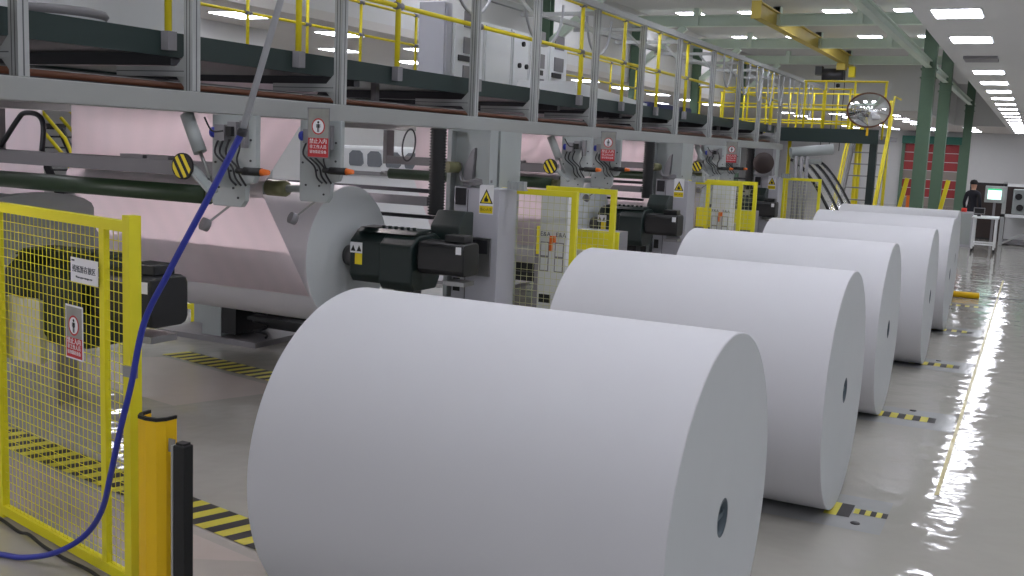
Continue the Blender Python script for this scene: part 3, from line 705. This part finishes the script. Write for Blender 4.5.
def make_rollers():
    t = thing('guide_roller', '', 'roller', (-5.9,5.35,1.76), 'dark green guide rollers')
    MB().cyl((-7.15,5.35,1.77),(-4.94,5.35,1.77),0.062,n=28).build('roller_shell', 'roller_green', t)
    MB().cyl((-4.94,5.35,1.77),(-4.86,5.35,1.77),0.045,n=20).build('bearing', 'olive', t)
    MB().cyl((-7.27,5.35,1.77),(-7.15,5.35,1.77),0.03,n=16).build('journal', 'steel', t)  # journals are bare shaft ends; no mounts are modelled
    k = thing('web_roller', '', 'roller', (-6.1,6.4,1.76), 'olive ended web rollers')
    MB().cyl((-7.2,6.37,1.785),(-5.29,6.37,1.785),0.058,n=24).build('roller_shell', 'steel', k)
    MB().lathe([(-5.285,0.03),(-5.285,0.062),(-5.12,0.062),(-5.10,0.05),(-5.10,0.03)], (0,6.37,1.785), 'x', 28).build('end_cap', 'olive', k)
    MB().cyl((-5.16,6.37,1.785),(-4.80,6.37,1.80),0.03,n=16).build('journal', 'plate_grey', k)
    c = thing('cross_beam', '', 'beam', (-6,5.5,1.9), 'grey cross beams in the machine')
    MB().bx(-7.26,-4.98,5.44,5.60,1.885,1.985).build('beam_body', 'frame_grey', c, bevel=0.004)
    MB().bx(-7.32,-7.265,5.44,5.60,1.885,2.3).build('end_mount', 'frame_grey', c)
    MB().bx(-5.86,-5.64,5.44,5.58,1.986,2.01).build('notch_plate', 'frame_grey', c)
    MB().bx(-5.60,-5.40,5.44,5.58,1.986,2.01).build('notch_plate', 'frame_grey', c)
    return t, k, c

def make_hose():
    mb = MB(); pts = []; rs = []
    for i in range(61):
        z = 2.305-0.755*i/60
        pts.append((-4.69,7.9-0.0*i,z)); rs.append(0.078 if i % 2 else 0.062)
    mb.tube(pts, rs, 16)
    return mb.build('corrugated_duct', 'rubber')

def make_left_frame():
    t = thing('side_frame', '', 'machine frame', (-7.6,8.2,0), 'far side frames of the machine stands')
    MB().bx(-7.76,-7.5,8.3,9.1,0.06,2.305).build('column', 'plate_grey', t)
    MB().bx(-8.3,-7.77,8.75,8.95,0.06,0.9).build('side_panel', 'plate_grey', t)
    MB().bx(-8.35,-7.0,8.25,9.2,0,0.055).build('base_plate', 'frame_grey', t)
    MB().bx(-7.49,-7.3,8.3,8.9,0.1,0.75).build('dark_panel', 'drive_black', t)
    mb = MB(); pts = [(-7.1+0.07*math.cos(a),8.45+0.07*math.sin(a),0.08+0.0165*a) for a in [i*PI/6 for i in range(90)]]
    mb.tube(pts, 0.013, 6); mb.build('spring', 'dark_steel', t)
    MB().bx(-7.15,-5.3,8.3,8.45,0.28,0.32).bx(-7.15,-5.3,8.6,8.75,0.15,0.5).build('lower_carriage', 'drive_black', t)
    return t

whr = ['beside the first small mesh fence', 'beside the second small mesh fence', 'beside the farthest mesh fence']
stand = make_stand(); drive = make_drive(); proll = make_parent_roll()
arm1 = make_arm(5.2, True, ''); arm2 = make_arm(6.1, True, ''); spl = make_splicer(); gro, kro, cbm = make_rollers(); duct = make_hose(); sidef = make_left_frame()
tag(duct, '', 'duct', 'black corrugated ducts')
names = ['nearest', 'middle', 'farthest']
pos = ['left of the nearest cabinet', 'left of the second cabinet', 'left of the farthest cabinet']
def lab(k): return [
    'grey machine stand with a yellow triangle sticker, ' + whr[k],
    'dark green roll drive with black motor, ' + pos[k],
    'white paper roll held in the machine with rising web, ' + pos[k],
    'grey hanging bracket with valves, nearer of the pair ' + pos[k],
    'grey hanging bracket with valves and red sign, ' + pos[k],
    'grey cylinder arm with yellow striped disc, ' + pos[k],
    'dark green guide roller under a cross beam, ' + pos[k],
    'olive ended roller guiding the paper web, ' + pos[k],
    'grey notched cross beam before the web, ' + pos[k],
    'black corrugated duct under the beam, ' + pos[k],
    'far side frame with coil spring, in the bay ' + pos[k]]
L0 = [stand, drive, proll, arm1, arm2, spl, gro, kro, cbm, duct, sidef]
for o, l in zip(L0, lab(0)): o['label'] = l
for k in (1, 2):
    for o, l in zip(L0, lab(k)):
        dup(o, (0, DX*k, 0), l)
d0 = dup(drive, (0.02, -3.32, 0.05), 'dark green roll drive with black motor behind the near yellow mesh fence')
for c in kids(d0):
    if c.name.split('.')[0] in ('slide_block', 'pedestal', 'pedestal_ribs', 'cross_tie', 'yellow_label'): bpy.data.objects.remove(c)
for c in kids(d0):
    if c.name.startswith('label_plate'):
        for g in kids(c): bpy.data.objects.remove(g)
        bpy.data.objects.remove(c)
MB().bx(-5.02,-4.74,3.835,3.88,0.90,1.25).build('control_box', 'box_beige', d0)
MB().bx(-4.57,-4.52,4.25,4.31,0,1.16).build('support_leg', 'frame_grey', d0)
t = thing('bearing_plate', 'big grey machine plate with a rounded hump behind the near mesh fence', 'machine plate', (-6.74,4.5,0))
poly = [(3.0,0.95),(5.95,0.95),(5.95,1.55)]+[(5.45+0.5*math.cos(a),1.55+0.13*math.sin(a)) for a in [PI*i/10 for i in range(1,10)]]+[(4.95,1.55),(3.0,1.6)]
MB().prism(poly, -6.78, -6.70, 'x').build('plate', 'plate_grey', t)
for y in (3.1, 5.6): MB().bx(-6.76,-6.72,y,y+0.2,0,0.95).build('leg', 'frame_grey', t)
# prohibition signs on second arms
for k in range(3):
    t = thing('warning_sign', 'red and grey prohibition sign on the grey hanging bracket, ' + pos[k], 'sign', (-4.54,6.0+DX*k,2.215), 'prohibition signs on the hanging arms')
    prohibition(t, 0.19, 0.35, 'frame_grey')
    MB().bx(-4.64,-4.63,6.0+DX*k,6.098+DX*k,2.37,2.39).build('backing', 'frame_grey', t)
# pink light tubes added under the deck to light the webs, shielded above
for k in range(-1, 3):
    for j, yy in enumerate((7.8+DX*k,)):
        if yy < 0: continue
        o = thing('added_light_tube', '', 'added light', (-6.2,yy,2.38))
        for hx in (-5.32, -7.3): MB().bx(hx,hx+0.05,yy-0.03,yy+0.03,2.435,2.678).build('hanger', 'frame_grey', o)
        MB().cyl((-7.2,yy,2.39),(-5.35,yy,2.39),0.022,n=12).build('tube', 'added_pink_light', o)
        MB().bx(-7.3,-5.3,yy-0.22,yy+0.22,2.425,2.435).bx(-7.3,-5.3,yy-0.235,yy-0.22,2.38,2.435).bx(-7.3,-5.3,yy+0.22,yy+0.235,2.38,2.435).build('light_shield', 'frame_grey', o)
        tag(o, 'pinkish light tube added under the walkway deck to make the paper webs glow', 'added light', 'added light tubes under the walkway')

# panels seen behind the small fences
for k, (y, lb) in enumerate(((8.95,'first'),(14.75,'second'))):
    t = thing('control_cabinet', 'pale control cabinet with two framed notices behind the %s small mesh fence' % lb, 'cabinet', (-4.1,y,0), 'pale control cabinets behind the mesh fences')
    c = MB().bx(-4.14,-3.86,y-0.05,y+0.2,0,1.76).build('housing', 'white_paint', t)
    for x in (-4.08,-3.93):
        MB().m(0).bx(x-0.045,x+0.045,y-0.056,y-0.05,1.02,1.30).m(1).bx(x-0.036,x+0.036,y-0.058,y-0.056,1.03,1.15).bx(x-0.036,x+0.036,y-0.058,y-0.056,1.17,1.29).build('notice_frame', ['frame_grey','white_paint'], t)
    MB().bx(-4.02,-3.97,y-0.09,y-0.05,1.30,1.36).bx(-4.02,-4.0,y-0.09,y-0.05,1.22,1.30).build('handle', 'orange', t)
    for x in (-4.08,-3.92): text('E&A', 0.06, 'ink_grey', 'lettering', t, (x, y-0.052, 1.37))
    MB().bx(-4.12,-4.0,y-0.054,y-0.05,0.72,0.8).build('dark_label', 'ink', t)
for k, y in enumerate((9.75, 15.4)):
    t = thing('guard_unit', 'yellow fronted machine guard unit behind the %s small mesh fence' % ORD[k], 'machine guard', (-4.1,y,0), 'yellow machine guards behind the mesh fences')
    MB().bx(-4.58,-3.70,y,y+0.35,0.2,1.36).build('body', 'frame_grey', t)
    MB().bx(-4.56,-3.66,y-0.02,y,1.08,1.37).build('yellow_panel', 'fence_yellow', t)
    MB().bx(-4.15,-3.88,y-0.13,y-0.02,0.72,1.17).build('junction_box', 'box_beige', t)
    mb = MB()
    for i in range(6): mb.bx(-4.5+i*0.14,-4.41+i*0.14,y-0.03,y-0.02,1.0,1.05)
    mb.build('dark_slots', 'ink', t)
    mb = MB()
    for i in range(4): mb.cyl((-4.56,y+0.1,0.3+i*0.17),(-3.7,y-0.03,0.3+i*0.17),0.03,n=10)
    mb.build('hydraulic_lines', 'olive', t)
    MB().bx(-4.6,-3.68,y,y+0.4,0,0.2).build('base', 'dark_steel', t)

# loose hanging cables at the near end
tag(MB().tube(smooth_pts([(-7.22,5.52,2.01),(-7.02,5.52,2.22),(-6.94,5.52,2.27),(-6.80,5.52,2.26),(-6.74,5.52,2.18),(-6.76,5.52,1.99)]), 0.02, 8).build('cable_loop', 'dark_steel'), 'dark looped cable standing above the grey cross beam at the near end', 'cable')
for i, (dx, lb) in enumerate(((0,'left'),(0.08,'right'))):
    tag(MB().tube([(-7.15+dx,5.0,2.3),(-6.98+dx,5.0,2.02)], 0.016, 8).build('air_cylinder', 'plate_grey'), '%s slim grey cylinder slanting under the beam at the near end' % lb, 'cylinder', 'slim cylinders at the near end')

tag(MB().tube([(-5.75+0.075*math.cos(a),9.1+0.03*math.sin(a),2.14+0.16*math.sin(a)) for a in [2*PI*i/28 for i in range(29)]], 0.009, 8, False).build('hanging_cable_ring', 'dark_steel'), 'thin oval cable ring hanging beside the first black corrugated duct', 'cable')
# far end stand, clear hood, pipes
t = thing('hanging_bearing_unit', 'grey brown unit with a round bearing housing in front of the last cabinet top', 'bearing unit', (-4.4,19.1,1.805))
MB().bx(-4.55,-4.24,18.8,19.02,1.83,2.305).build('body', 'frame_grey', t)
MB().lathe([(-0.06,0.0),(-0.06,0.10),(-0.03,0.15),(0,0.19)], (-4.40,18.8,2.05), 'y', 28).build('bearing_housing', 'dark_brown', t)
t = thing('clear_hood', 'curved clear plastic guard hood with black frames at the far end of the machine', 'hood', (-3.8,21.5,0))
arc = [(-4.30+0.95*s, 2.12-1.22*s**1.5) for s in [i/12 for i in range(13)]]
vs = []; 
mb = MB(); vs = [(x,yy,z) for (x,z) in arc for yy in (20.6,23.2)]
mb._add(vs, [(2*i,2*i+1,2*i+3,2*i+2) for i in range(12)], True); mb.build('clear_panel', 'clear_plastic', t)
for yy in (20.6,21.5,22.4,23.2):
    MB().tube([(x,yy,z+0.01) for x, z in arc], 0.03, 8).build('frame_bar', 'rubber', t)
MB().bx(-4.35,-3.45,20.55,23.25,0,0.9).build('base', 'frame_grey', t)
MB().cyl((-4.25,20.3,2.26),(-3.55,20.7,2.36),0.10,n=20).cyl((-4.2,20.4,2.08),(-3.75,20.7,2.12),0.05,n=16).build('exhaust_pipe', 'plate_grey', t)
t = thing('pipe_stack', 'vertical grey pipes between the end stand and the clear hood', 'pipes', (-4.15,20.2,0))
for x in (-4.12,-4.02,-3.92): MB().cyl((x,20.25,0),(x,20.25,2.2),0.035,n=12).build('pipe', 'frame_grey', t)

# green cross platform, mirror, stairs and rails at the far end
t = thing('cross_platform', 'dark green cross platform on a dark leg at the far end of the walkway', 'platform', (-3.9,22.2,2.5))
MB().bx(-4.94,-2.92,22.0,23.2,2.52,2.60).build('deck_plate', 'drive_black', t)
MB().bx(-4.94,-2.90,21.96,22.0,2.50,2.78).build('fascia', 'deck_green', t)
MB().bx(-3.06,-2.92,22.02,22.16,0,2.52).build('leg', 'drive_green', t)
t = handrail(-4.0, [], 2.6, 3.75, 3.25, 23.3, 26, 'unused')
for c in kids(t): bpy.data.objects.remove(c)
bpy.data.objects.remove(t)
t = thing('platform_rail', 'yellow tube railing on the green cross platform behind the convex mirror', 'handrail', (-4,23.1,2.6))
for x in (-4.62,-4.2,-3.6,-2.98):
    MB().cyl((x,23.1,2.605),(x,23.1,3.80),0.024,n=10).build('post', 'rail_yellow', t)
for z in (3.2,3.80): MB().cyl((-4.66,23.1,z),(-2.95,23.1,z),0.022,n=10).build('rail', 'rail_yellow', t)
t = thing('convex_mirror', 'round convex safety mirror with a red brown rim above the green platform', 'mirror', (-3.12,21.9,2.78))
c = Vector((-3.12,21.88,3.165)); prof = []
for i in range(13):
    a = i/12; prof.append((-0.10*(1-a*a), 0.40*a))
mb = MB().lathe(prof, (0,0,0), 'y', 48); 
for v in mb.v: v.z *= 0.82
for v in mb.v: v += c
mb.build('mirror_dome', 'mirror', t)
mb = MB().lathe([(-0.01,0.40),(-0.02,0.41),(-0.01,0.425),(0.02,0.425),(0.03,0.40),(0.03,0.0)], (0,0,0), 'y', 48)
for v in mb.v: v.z *= 0.82
for v in mb.v: v += c
mb.build('rim', 'brown', t)
MB().bx(-3.14,-3.10,21.915,21.955,2.66,3.0).build('bracket', 'bollard_yellow', t)
t = thing('stair', 'steep stair with grey treads and yellow side rails behind the green platform', 'stairs', (-3.7,26,0))
y0, y1, z1 = 24.4, 26.6, 2.75
for x in (-4.05,-3.27): MB().bar((x,y0,0.05),(x,y1,z1),0.05,0.16).build('stringer', 'frame_grey', t)
for i in range(10):
    f_ = (i+0.5)/10; yy = y0+(y1-y0)*f_; zz = z1*f_
    MB().bx(-4.02,-3.30,yy-0.09,yy+0.09,zz,zz+0.03).build('tread', 'steel', t)
for x in (-4.1,-3.22):
    MB().tube([(x,y0,0.05),(x,y0,0.95),(x,y1,z1+0.95),(x,y1+1.2,z1+0.95)], 0.026, 8).build('side_rail', 'rail_yellow', t)
    MB().tube([(x,y0,0.5),(x,y1,z1+0.5)], 0.02, 8).build('side_rail', 'rail_yellow', t)
MB().bx(-4.2,-3.3,26.65,28.4,2.66,2.76).build('landing', 'frame_grey', t)
for x in (-4.15,-3.5): MB().cyl((x,28.3,0),(x,28.3,3.7),0.04,n=10).build('leg', 'rail_yellow', t)
for k, (x, lb) in enumerate(((-3.2,'left of the nearest green column'),(-2.2,'between the two nearest green columns'))):
    t = thing('barrier_arm', 'slanted yellow barrier arm standing ' + lb, 'barrier', (x,29.2,0), 'slanted yellow barrier arms')
    MB().bar((x-0.12,29.2,0.12),(x+0.16,29.2,1.75),0.12,0.10).build('arm', 'rail_yellow', t)
    MB().bx(x-0.25,x+0.05,29.05,29.35,0,0.12).build('base', 'dark_steel', t)
    if k == 0: MB().bx(x+0.18,x+0.36,29.2,29.3,0.7,1.3).bx(x+0.2,x+0.24,29.22,29.28,0,0.7).build('side_box', 'orange', t)

t = thing('rear_platform', 'raised grey platform with yellow legs behind the stair at the far end', 'platform', (-6.5,29,0))
MB().bx(-8.3,-4.25,27.2,29.6,2.66,2.76).build('deck_plate', 'frame_grey', t)
for x in (-8.1,-6.2,-4.4): MB().cyl((x,29.4,0),(x,29.4,2.66),0.05,n=10).build('leg', 'rail_yellow', t)
for k, yy in enumerate((27.3, 29.4)):
    t = thing('platform_rail', '%s yellow tube railing on the raised platform behind the stair' % ('front' if k == 0 else 'rear'), 'handrail', (-6.3,yy,2.77), 'yellow railings on the rear platform')
    for i in range(7): MB().cyl((-8.2+i*0.64,yy,2.765),(-8.2+i*0.64,yy,3.9),0.026,n=10).build('post', 'rail_yellow', t)
    for z in (3.1,3.5,3.9): MB().cyl((-8.25,yy,z),(-4.3,yy,z),0.022,n=10).build('rail', 'rail_yellow', t)
# crane beam with hoist
t = thing('crane_beam', 'yellow monorail crane beam under the high roof', 'crane beam', (-5.33,27,4.9))
MB().bx(-5.42,-5.24,21.2,33.4,4.90,4.925).bx(-5.42,-5.24,21.2,33.4,5.19,5.215).bx(-5.35,-5.31,21.2,33.4,4.925,5.19).build('girder', 'crane_yellow', t)
for yy in (23.0,27.75,32.5): MB().bx(-5.40,-5.26,yy-0.1,yy+0.1,5.216,5.34).build('hanger', 'frame_grey', t)
MB().bx(-5.43,-5.23,21.17,21.2,4.88,5.23).build('end_stop', 'crane_yellow', t)
t = thing('hanging_hoist', 'dark electric hoist hanging from the far end of the yellow crane beam', 'hoist', (-5.4,31.5,4.4))
MB().bx(-5.46,-5.22,31.35,31.7,4.70,4.89).build('trolley', 'crane_yellow', t)
MB().cyl((-5.85,31.5,4.55),(-5.25,31.5,4.55),0.2,n=20).build('drum', 'dark_steel', t)
MB().bx(-6.05,-5.86,31.35,31.65,4.55,4.8).build('motor_box', 'drive_black', t)
MB().bx(-5.12,-4.95,31.4,31.6,4.5,4.8).build('limit_box', 'rail_yellow', t)
for x in (-5.75,-5.5,-5.22): MB().cyl((x,31.5,2.4),(x,31.5,4.5),0.012,n=6).build('chain', 'dark_steel', t)
MB().lathe([(4.2,0.0),(4.22,0.06),(4.3,0.06),(4.33,0.0)], (-5.4,31.5,0), 'z', 12).build('hook_block', 'ink', t)

# ------------------------------------------------------------------ right background: cart, console, equipment, person, exit sign
t = thing('trolley', 'white wheeled trolley table standing on the glossy floor past the rolls', 'trolley', (-1.1,28.6,0))
MB().bx(-1.36,-0.74,28.35,29.3,0.86,0.90).build('tabletop', 'white_paint', t, bevel=0.01)
for x in (-1.30,-0.80):
    for yy in (28.42,29.2):
        l = MB().bx(x-0.025,x+0.025,yy-0.025,yy+0.025,0.1,0.86).build('leg', 'white_paint', t)
        MB().cyl((x-0.015,yy,0.05),(x+0.015,yy,0.05),0.05,n=14).build('caster', 'rubber', l)
MB().bx(-1.31,-0.79,28.4,28.44,0.2,0.24).bx(-1.31,-0.79,29.18,29.22,0.2,0.24).bx(-1.31,-1.27,28.44,29.18,0.2,0.24).bx(-0.83,-0.79,28.44,29.18,0.2,0.24).build('lower_frame', 'white_paint', t)
t = thing('small_monitor', 'small dark monitor standing on the white trolley', 'monitor', (-1.2,28.7,0.9))
MB().bx(-1.34,-1.08,28.6,28.64,0.96,1.12).build('screen_case', 'frame_grey', t)
MB().bx(-1.32,-1.10,28.595,28.6,0.98,1.10).build('screen', 'ink', t)
MB().bx(-1.25,-1.17,28.6,28.7,0.902,0.96).build('stand', 'dark_steel', t)
t = thing('floor_cabinet', 'grey floor cabinet with a red lamp behind the last paper roll', 'cabinet', (-1.7,30.5,0))
MB().bx(-1.75,-1.42,30.2,30.7,0,0.92).build('housing', 'cabinet_grey', t)
MB().bx(-1.72,-1.45,30.19,30.2,0.06,0.88).build('door', 'plate_grey', t)
MB().cyl((-1.66,30.35,0.92),(-1.66,30.35,1.02),0.07,n=16).build('red_lamp', 'red_lamp', t)
t = thing('operator_panel', 'grey operator panel with a lit green white screen on a post', 'control panel', (-0.95,30.6,0))
MB().bx(-0.98,-0.92,30.65,30.72,0,1.2).build('post', 'frame_grey', t)
cc = MB().bx(-1.2,-0.68,30.5,30.65,1.2,1.64).build('case', 'plate_grey', t, bevel=0.01)
MB().m(0).bx(-1.13,-0.80,30.49,30.5,1.29,1.57).build('screen', 'screen', cc)
MB().bx(-1.13,-0.80,30.487,30.49,1.53,1.57).build('screen_bar', 'screen_green', cc)
t = thing('slitting_machine', 'grey processing machine with open steel frame at the far right', 'machine', (0.1,32.3,0))
for x in (-0.75,0.55,1.9):
    MB().bx(x-0.05,x+0.05,31.9,32.0,0,1.75).build('frame_post', 'aluminium', t)
for z in (0.78,1.62): MB().bx(-0.8,1.95,31.9,31.99,z,z+0.08).build('frame_rail', 'white_paint', t)
MB().bx(-0.7,1.9,32.05,32.9,0.02,0.12).build('base', 'frame_grey', t)
MB().bx(-0.55,0.10,32.1,32.8,0.86,1.55).build('body', 'plate_grey', t, bevel=0.02)
MB().bx(0.2,1.8,32.1,32.8,0.86,1.3).build('body', 'dark_steel', t, bevel=0.02)
for x, z in ((-0.4,1.35),(-0.15,1.1),(-0.35,1.05),(0.0,1.45)): MB().cyl((x,32.02,z),(x,32.1,z),0.09,n=14).build('knob', 'ink', t)
MB().bx(0.25,0.42,32.0,32.09,1.05,1.75).build('dark_mast', 'drive_black', t)
MB().bx(-0.2,1.0,32.2,32.6,1.70,1.95).build('top_unit', 'dark_steel', t)
MB().bar((-0.7,31.95,0.05),(0.5,31.95,0.75),0.05,0.05).build('brace', 'aluminium', t)
MB().bx(-0.7,1.9,32.85,32.9,0.12,0.8).build('rear_panel', 'wall_white', t)
t = thing('dark_cabinet', 'dark brown cabinet behind the operator panel and the standing person', 'cabinet', (-1.1,34,0))
MB().bx(-1.75,0.2,33.8,34.4,0,1.66).build('housing', 'hazard_black', t)
MB().bx(-1.7,0.15,33.79,33.8,0.05,1.6).build('door', 'dark_brown', t)
t = thing('exit_sign', 'small green lit exit sign high on the right background', 'sign', (-0.10,33.0,1.95))
MB().bx(-0.18,0.0,33.0,33.05,1.97,2.12).build('housing', 'white_paint', t)
MB().bx(-0.17,-0.01,32.99,33.0,1.98,2.11).build('lit_face', 'exit_green', t)
MB().bx(-0.11,-0.07,33.01,33.04,0.0,1.97).build('pole', 'frame_grey', t)

# person standing far back, turned away
def person():
    V = []; E = []; R = []
    def v(p, r): V.append(Vector(p)); R.append(r); return len(V)-1
    def e(a, b): E.append((a, b))
    pel = v((0,0,0.95),0.13); sp = v((0,0,1.12),0.125); ch = v((0,0.0,1.32),0.145); sh = v((0,0,1.43),0.10); nk = v((0,0,1.50),0.05); hd = v((0,-0.01,1.57),0.075); hd2 = v((0,-0.01,1.66),0.09); hd3 = v((0,0,1.73),0.05)
    for a, b in ((pel,sp),(sp,ch),(ch,sh),(sh,nk),(nk,hd),(hd,hd2),(hd2,hd3)): e(a, b)
    for s in (-1, 1):
        h = v((s*0.09,0,0.88),0.095); k = v((s*0.1,-0.01,0.48),0.065); an = v((s*0.1,0.02,0.09),0.042); to = v((s*0.11,-0.13,0.04),0.04)
        e(pel,h); e(h,k); e(k,an); e(an,to)
        s1 = v((s*0.17,0,1.41),0.065); el = v((s*0.23,0.02,1.13),0.047); wr = v((s*0.22,-0.08,0.90),0.03); pm = v((s*0.215,-0.10,0.83),0.032)
        e(sh,s1); e(s1,el); e(el,wr); e(wr,pm)
        for i, ln in enumerate((0.065,0.075,0.07,0.055)):
            f1 = v((s*0.215,-0.125+0.018*i,0.80),0.009); f2 = v((s*0.205,-0.128+0.019*i,0.80-ln*0.6),0.008); f3 = v((s*0.19,-0.128+0.019*i,0.80-ln),0.007)
            e(pm,f1); e(f1,f2); e(f2,f3)
        t1 = v((s*0.20,-0.135,0.84),0.010); t2 = v((s*0.185,-0.15,0.80),0.009); e(pm,t1); e(t1,t2)
    me = bpy.data.meshes.new('person'); me.from_pydata(V, E, []); me.update()
    o = bpy.data.objects.new('person', me); col.objects.link(o)
    md = o.modifiers.new('skin', 'SKIN'); md.use_smooth_shade = True
    if not me.skin_vertices: 
        bm = bmesh.new(); bm.from_mesh(me); bm.verts.layers.skin.verify(); bm.to_mesh(me); bm.free()
    for i, sv in enumerate(me.skin_vertices[0].data):
        sv.radius = (R[i], R[i]*(0.8 if i < 4 else 1)); sv.use_root = (i == 0)
    ms = o.modifiers.new('sub', 'SUBSURF'); ms.levels = 1; ms.render_levels = 1
    bpy.context.view_layer.update()
    dg = bpy.context.evaluated_depsgraph_get(); m2 = bpy.data.meshes.new_from_object(o.evaluated_get(dg))
    o.modifiers.clear(); o.data = m2
    m2.materials.clear()
    for mn in ('cloth_dark','skin'): m2.materials.append(M[mn])
    for p in m2.polygons:
        z = p.center.z; p.use_smooth = True
        p.material_index = 1 if (z > 1.49 or (z < 0.89 and abs(p.center.x) > 0.175)) else 0
    return o
P = person()
P.location = (-1.52,31.2,0); P.rotation_euler = (0,0,PI*0.85); P['_o'] = [0,0,0]
tag(P, 'person in dark work clothes standing beside the operator panel in the distance', 'person')
hm = MB().lathe([(-0.02,0.098),(0.04,0.102),(0.09,0.075),(0.115,0.0)], (0,0.012,1.665), 'z', 16)
ho = hm.build('hair', 'hair', P)
fm = MB().cyl((-0.033,-0.095,1.655),(-0.033,-0.088,1.655),0.011,n=8).cyl((0.033,-0.095,1.655),(0.033,-0.088,1.655),0.011,n=8)
fm.build('eyes', 'ink', P)
MB().bx(-0.025,0.025,-0.092,-0.084,1.59,1.598).build('mouth', 'brown', P)
MB().prism([(-0.012,1.61),(0.012,1.61),(0,1.65)], -0.108, -0.085, 'y').build('nose', 'skin', P)

# ------------------------------------------------------------------ background behind the machine
t = thing('hooded_machine', 'white machine with rounded windows in the hall behind the paper webs', 'machine', (-12.4,18.5,0))
MB().bx(-13.3,-10.6,18.2,20.4,0,2.02).build('body', 'white_paint', t, bevel=0.06)
for i in range(4):
    x0 = -12.95+i*0.46
    poly = [(x0+0.03,1.60),(x0+0.30,1.60),(x0+0.36,1.66),(x0+0.33,1.86),(x0+0.26,1.92),(x0+0.08,1.92),(x0,1.85),(x0,1.65)]
    MB().prism(poly, 18.17, 18.2, 'y').build('window', 'glass_dark', t)
MB().bx(-13.3,-10.6,18.15,18.2,1.42,1.5).build('trim_band', 'frame_grey', t)
t = thing('rear_stair', 'yellow railed stair far behind the machine at the left', 'stairs', (-14.4,12,0))
for i in range(9): MB().bx(-14.9+i*0.1,-14.8+i*0.1,12.0,12.6,2.15-i*0.18,2.18-i*0.18).build('tread', 'dark_steel', t)
for yy in (12.0,12.6):
    MB().bar((-14.95,yy,2.1),(-13.95,yy,0.5),0.04,0.14).build('stringer', 'dark_steel', t)
    for dz in (0.05,0.35): MB().tube([(-14.95,yy,2.25+dz),(-14.15,yy,1.62+dz),(-13.95,yy,1.3+dz)], 0.03, 8).build('hand_rail', 'rail_yellow', t)
MB().bx(-16.2,-14.95,11.9,12.7,2.1,2.2).build('landing', 'dark_steel', t)
MB().bx(-16.1,-16.0,12,12.1,0,2.1).bx(-14.1,-14.0,12,12.6,0,0.5).build('leg', 'frame_grey', t)
tag(MB().bx(-10.2,-8.5,6.95,6.955,1.5,2.6).build('hanging_web', 'web_paper'), 'pinkish sheet of paper hanging behind the looped cable at the near end', 'paper sheet')
t = thing('low_fence', 'small yellow mesh fence on the floor seen under the machine paper roll', 'fence', (-8.7,8.95,0))
for x in (-9.6,-8.45): MB().bx(x-0.04,x+0.04,8.9,8.98,0,1.0).build('post', 'fence_yellow', t)
MB().bx(-9.56,-8.49,8.92,8.96,0.16,0.22).build('bottom_rail', 'fence_yellow', t)
MB().bx(-9.56,-8.49,8.92,8.96,0.94,1.0).build('top_rail', 'fence_yellow', t)
mesh_panel((-9.56,8.94,0),(-8.49,8.94,0),0.22,0.94,18,12,0.003).build('wire_mesh', 'wire_pale', t)
tag(MB().bx(-18.5,-16.6,15,30,0,3.2).build('storage_block', 'wall_white'), 'plain white enclosure block in the bright hall behind the machine', 'enclosure')

# ------------------------------------------------------------------ light and colour
w = bpy.data.worlds.new('world'); bpy.context.scene.world = w; w.use_nodes = True
w.node_tree.nodes['Background'].inputs['Color'].default_value = (0.9,0.92,1.0,1); w.node_tree.nodes['Background'].inputs['Strength'].default_value = 1.0
vs_ = bpy.context.scene.view_settings
vs_.view_transform = 'Standard'; vs_.look = 'None'; vs_.exposure = 0.0
for o in bpy.data.objects:
    if '_o' in o: del o['_o']
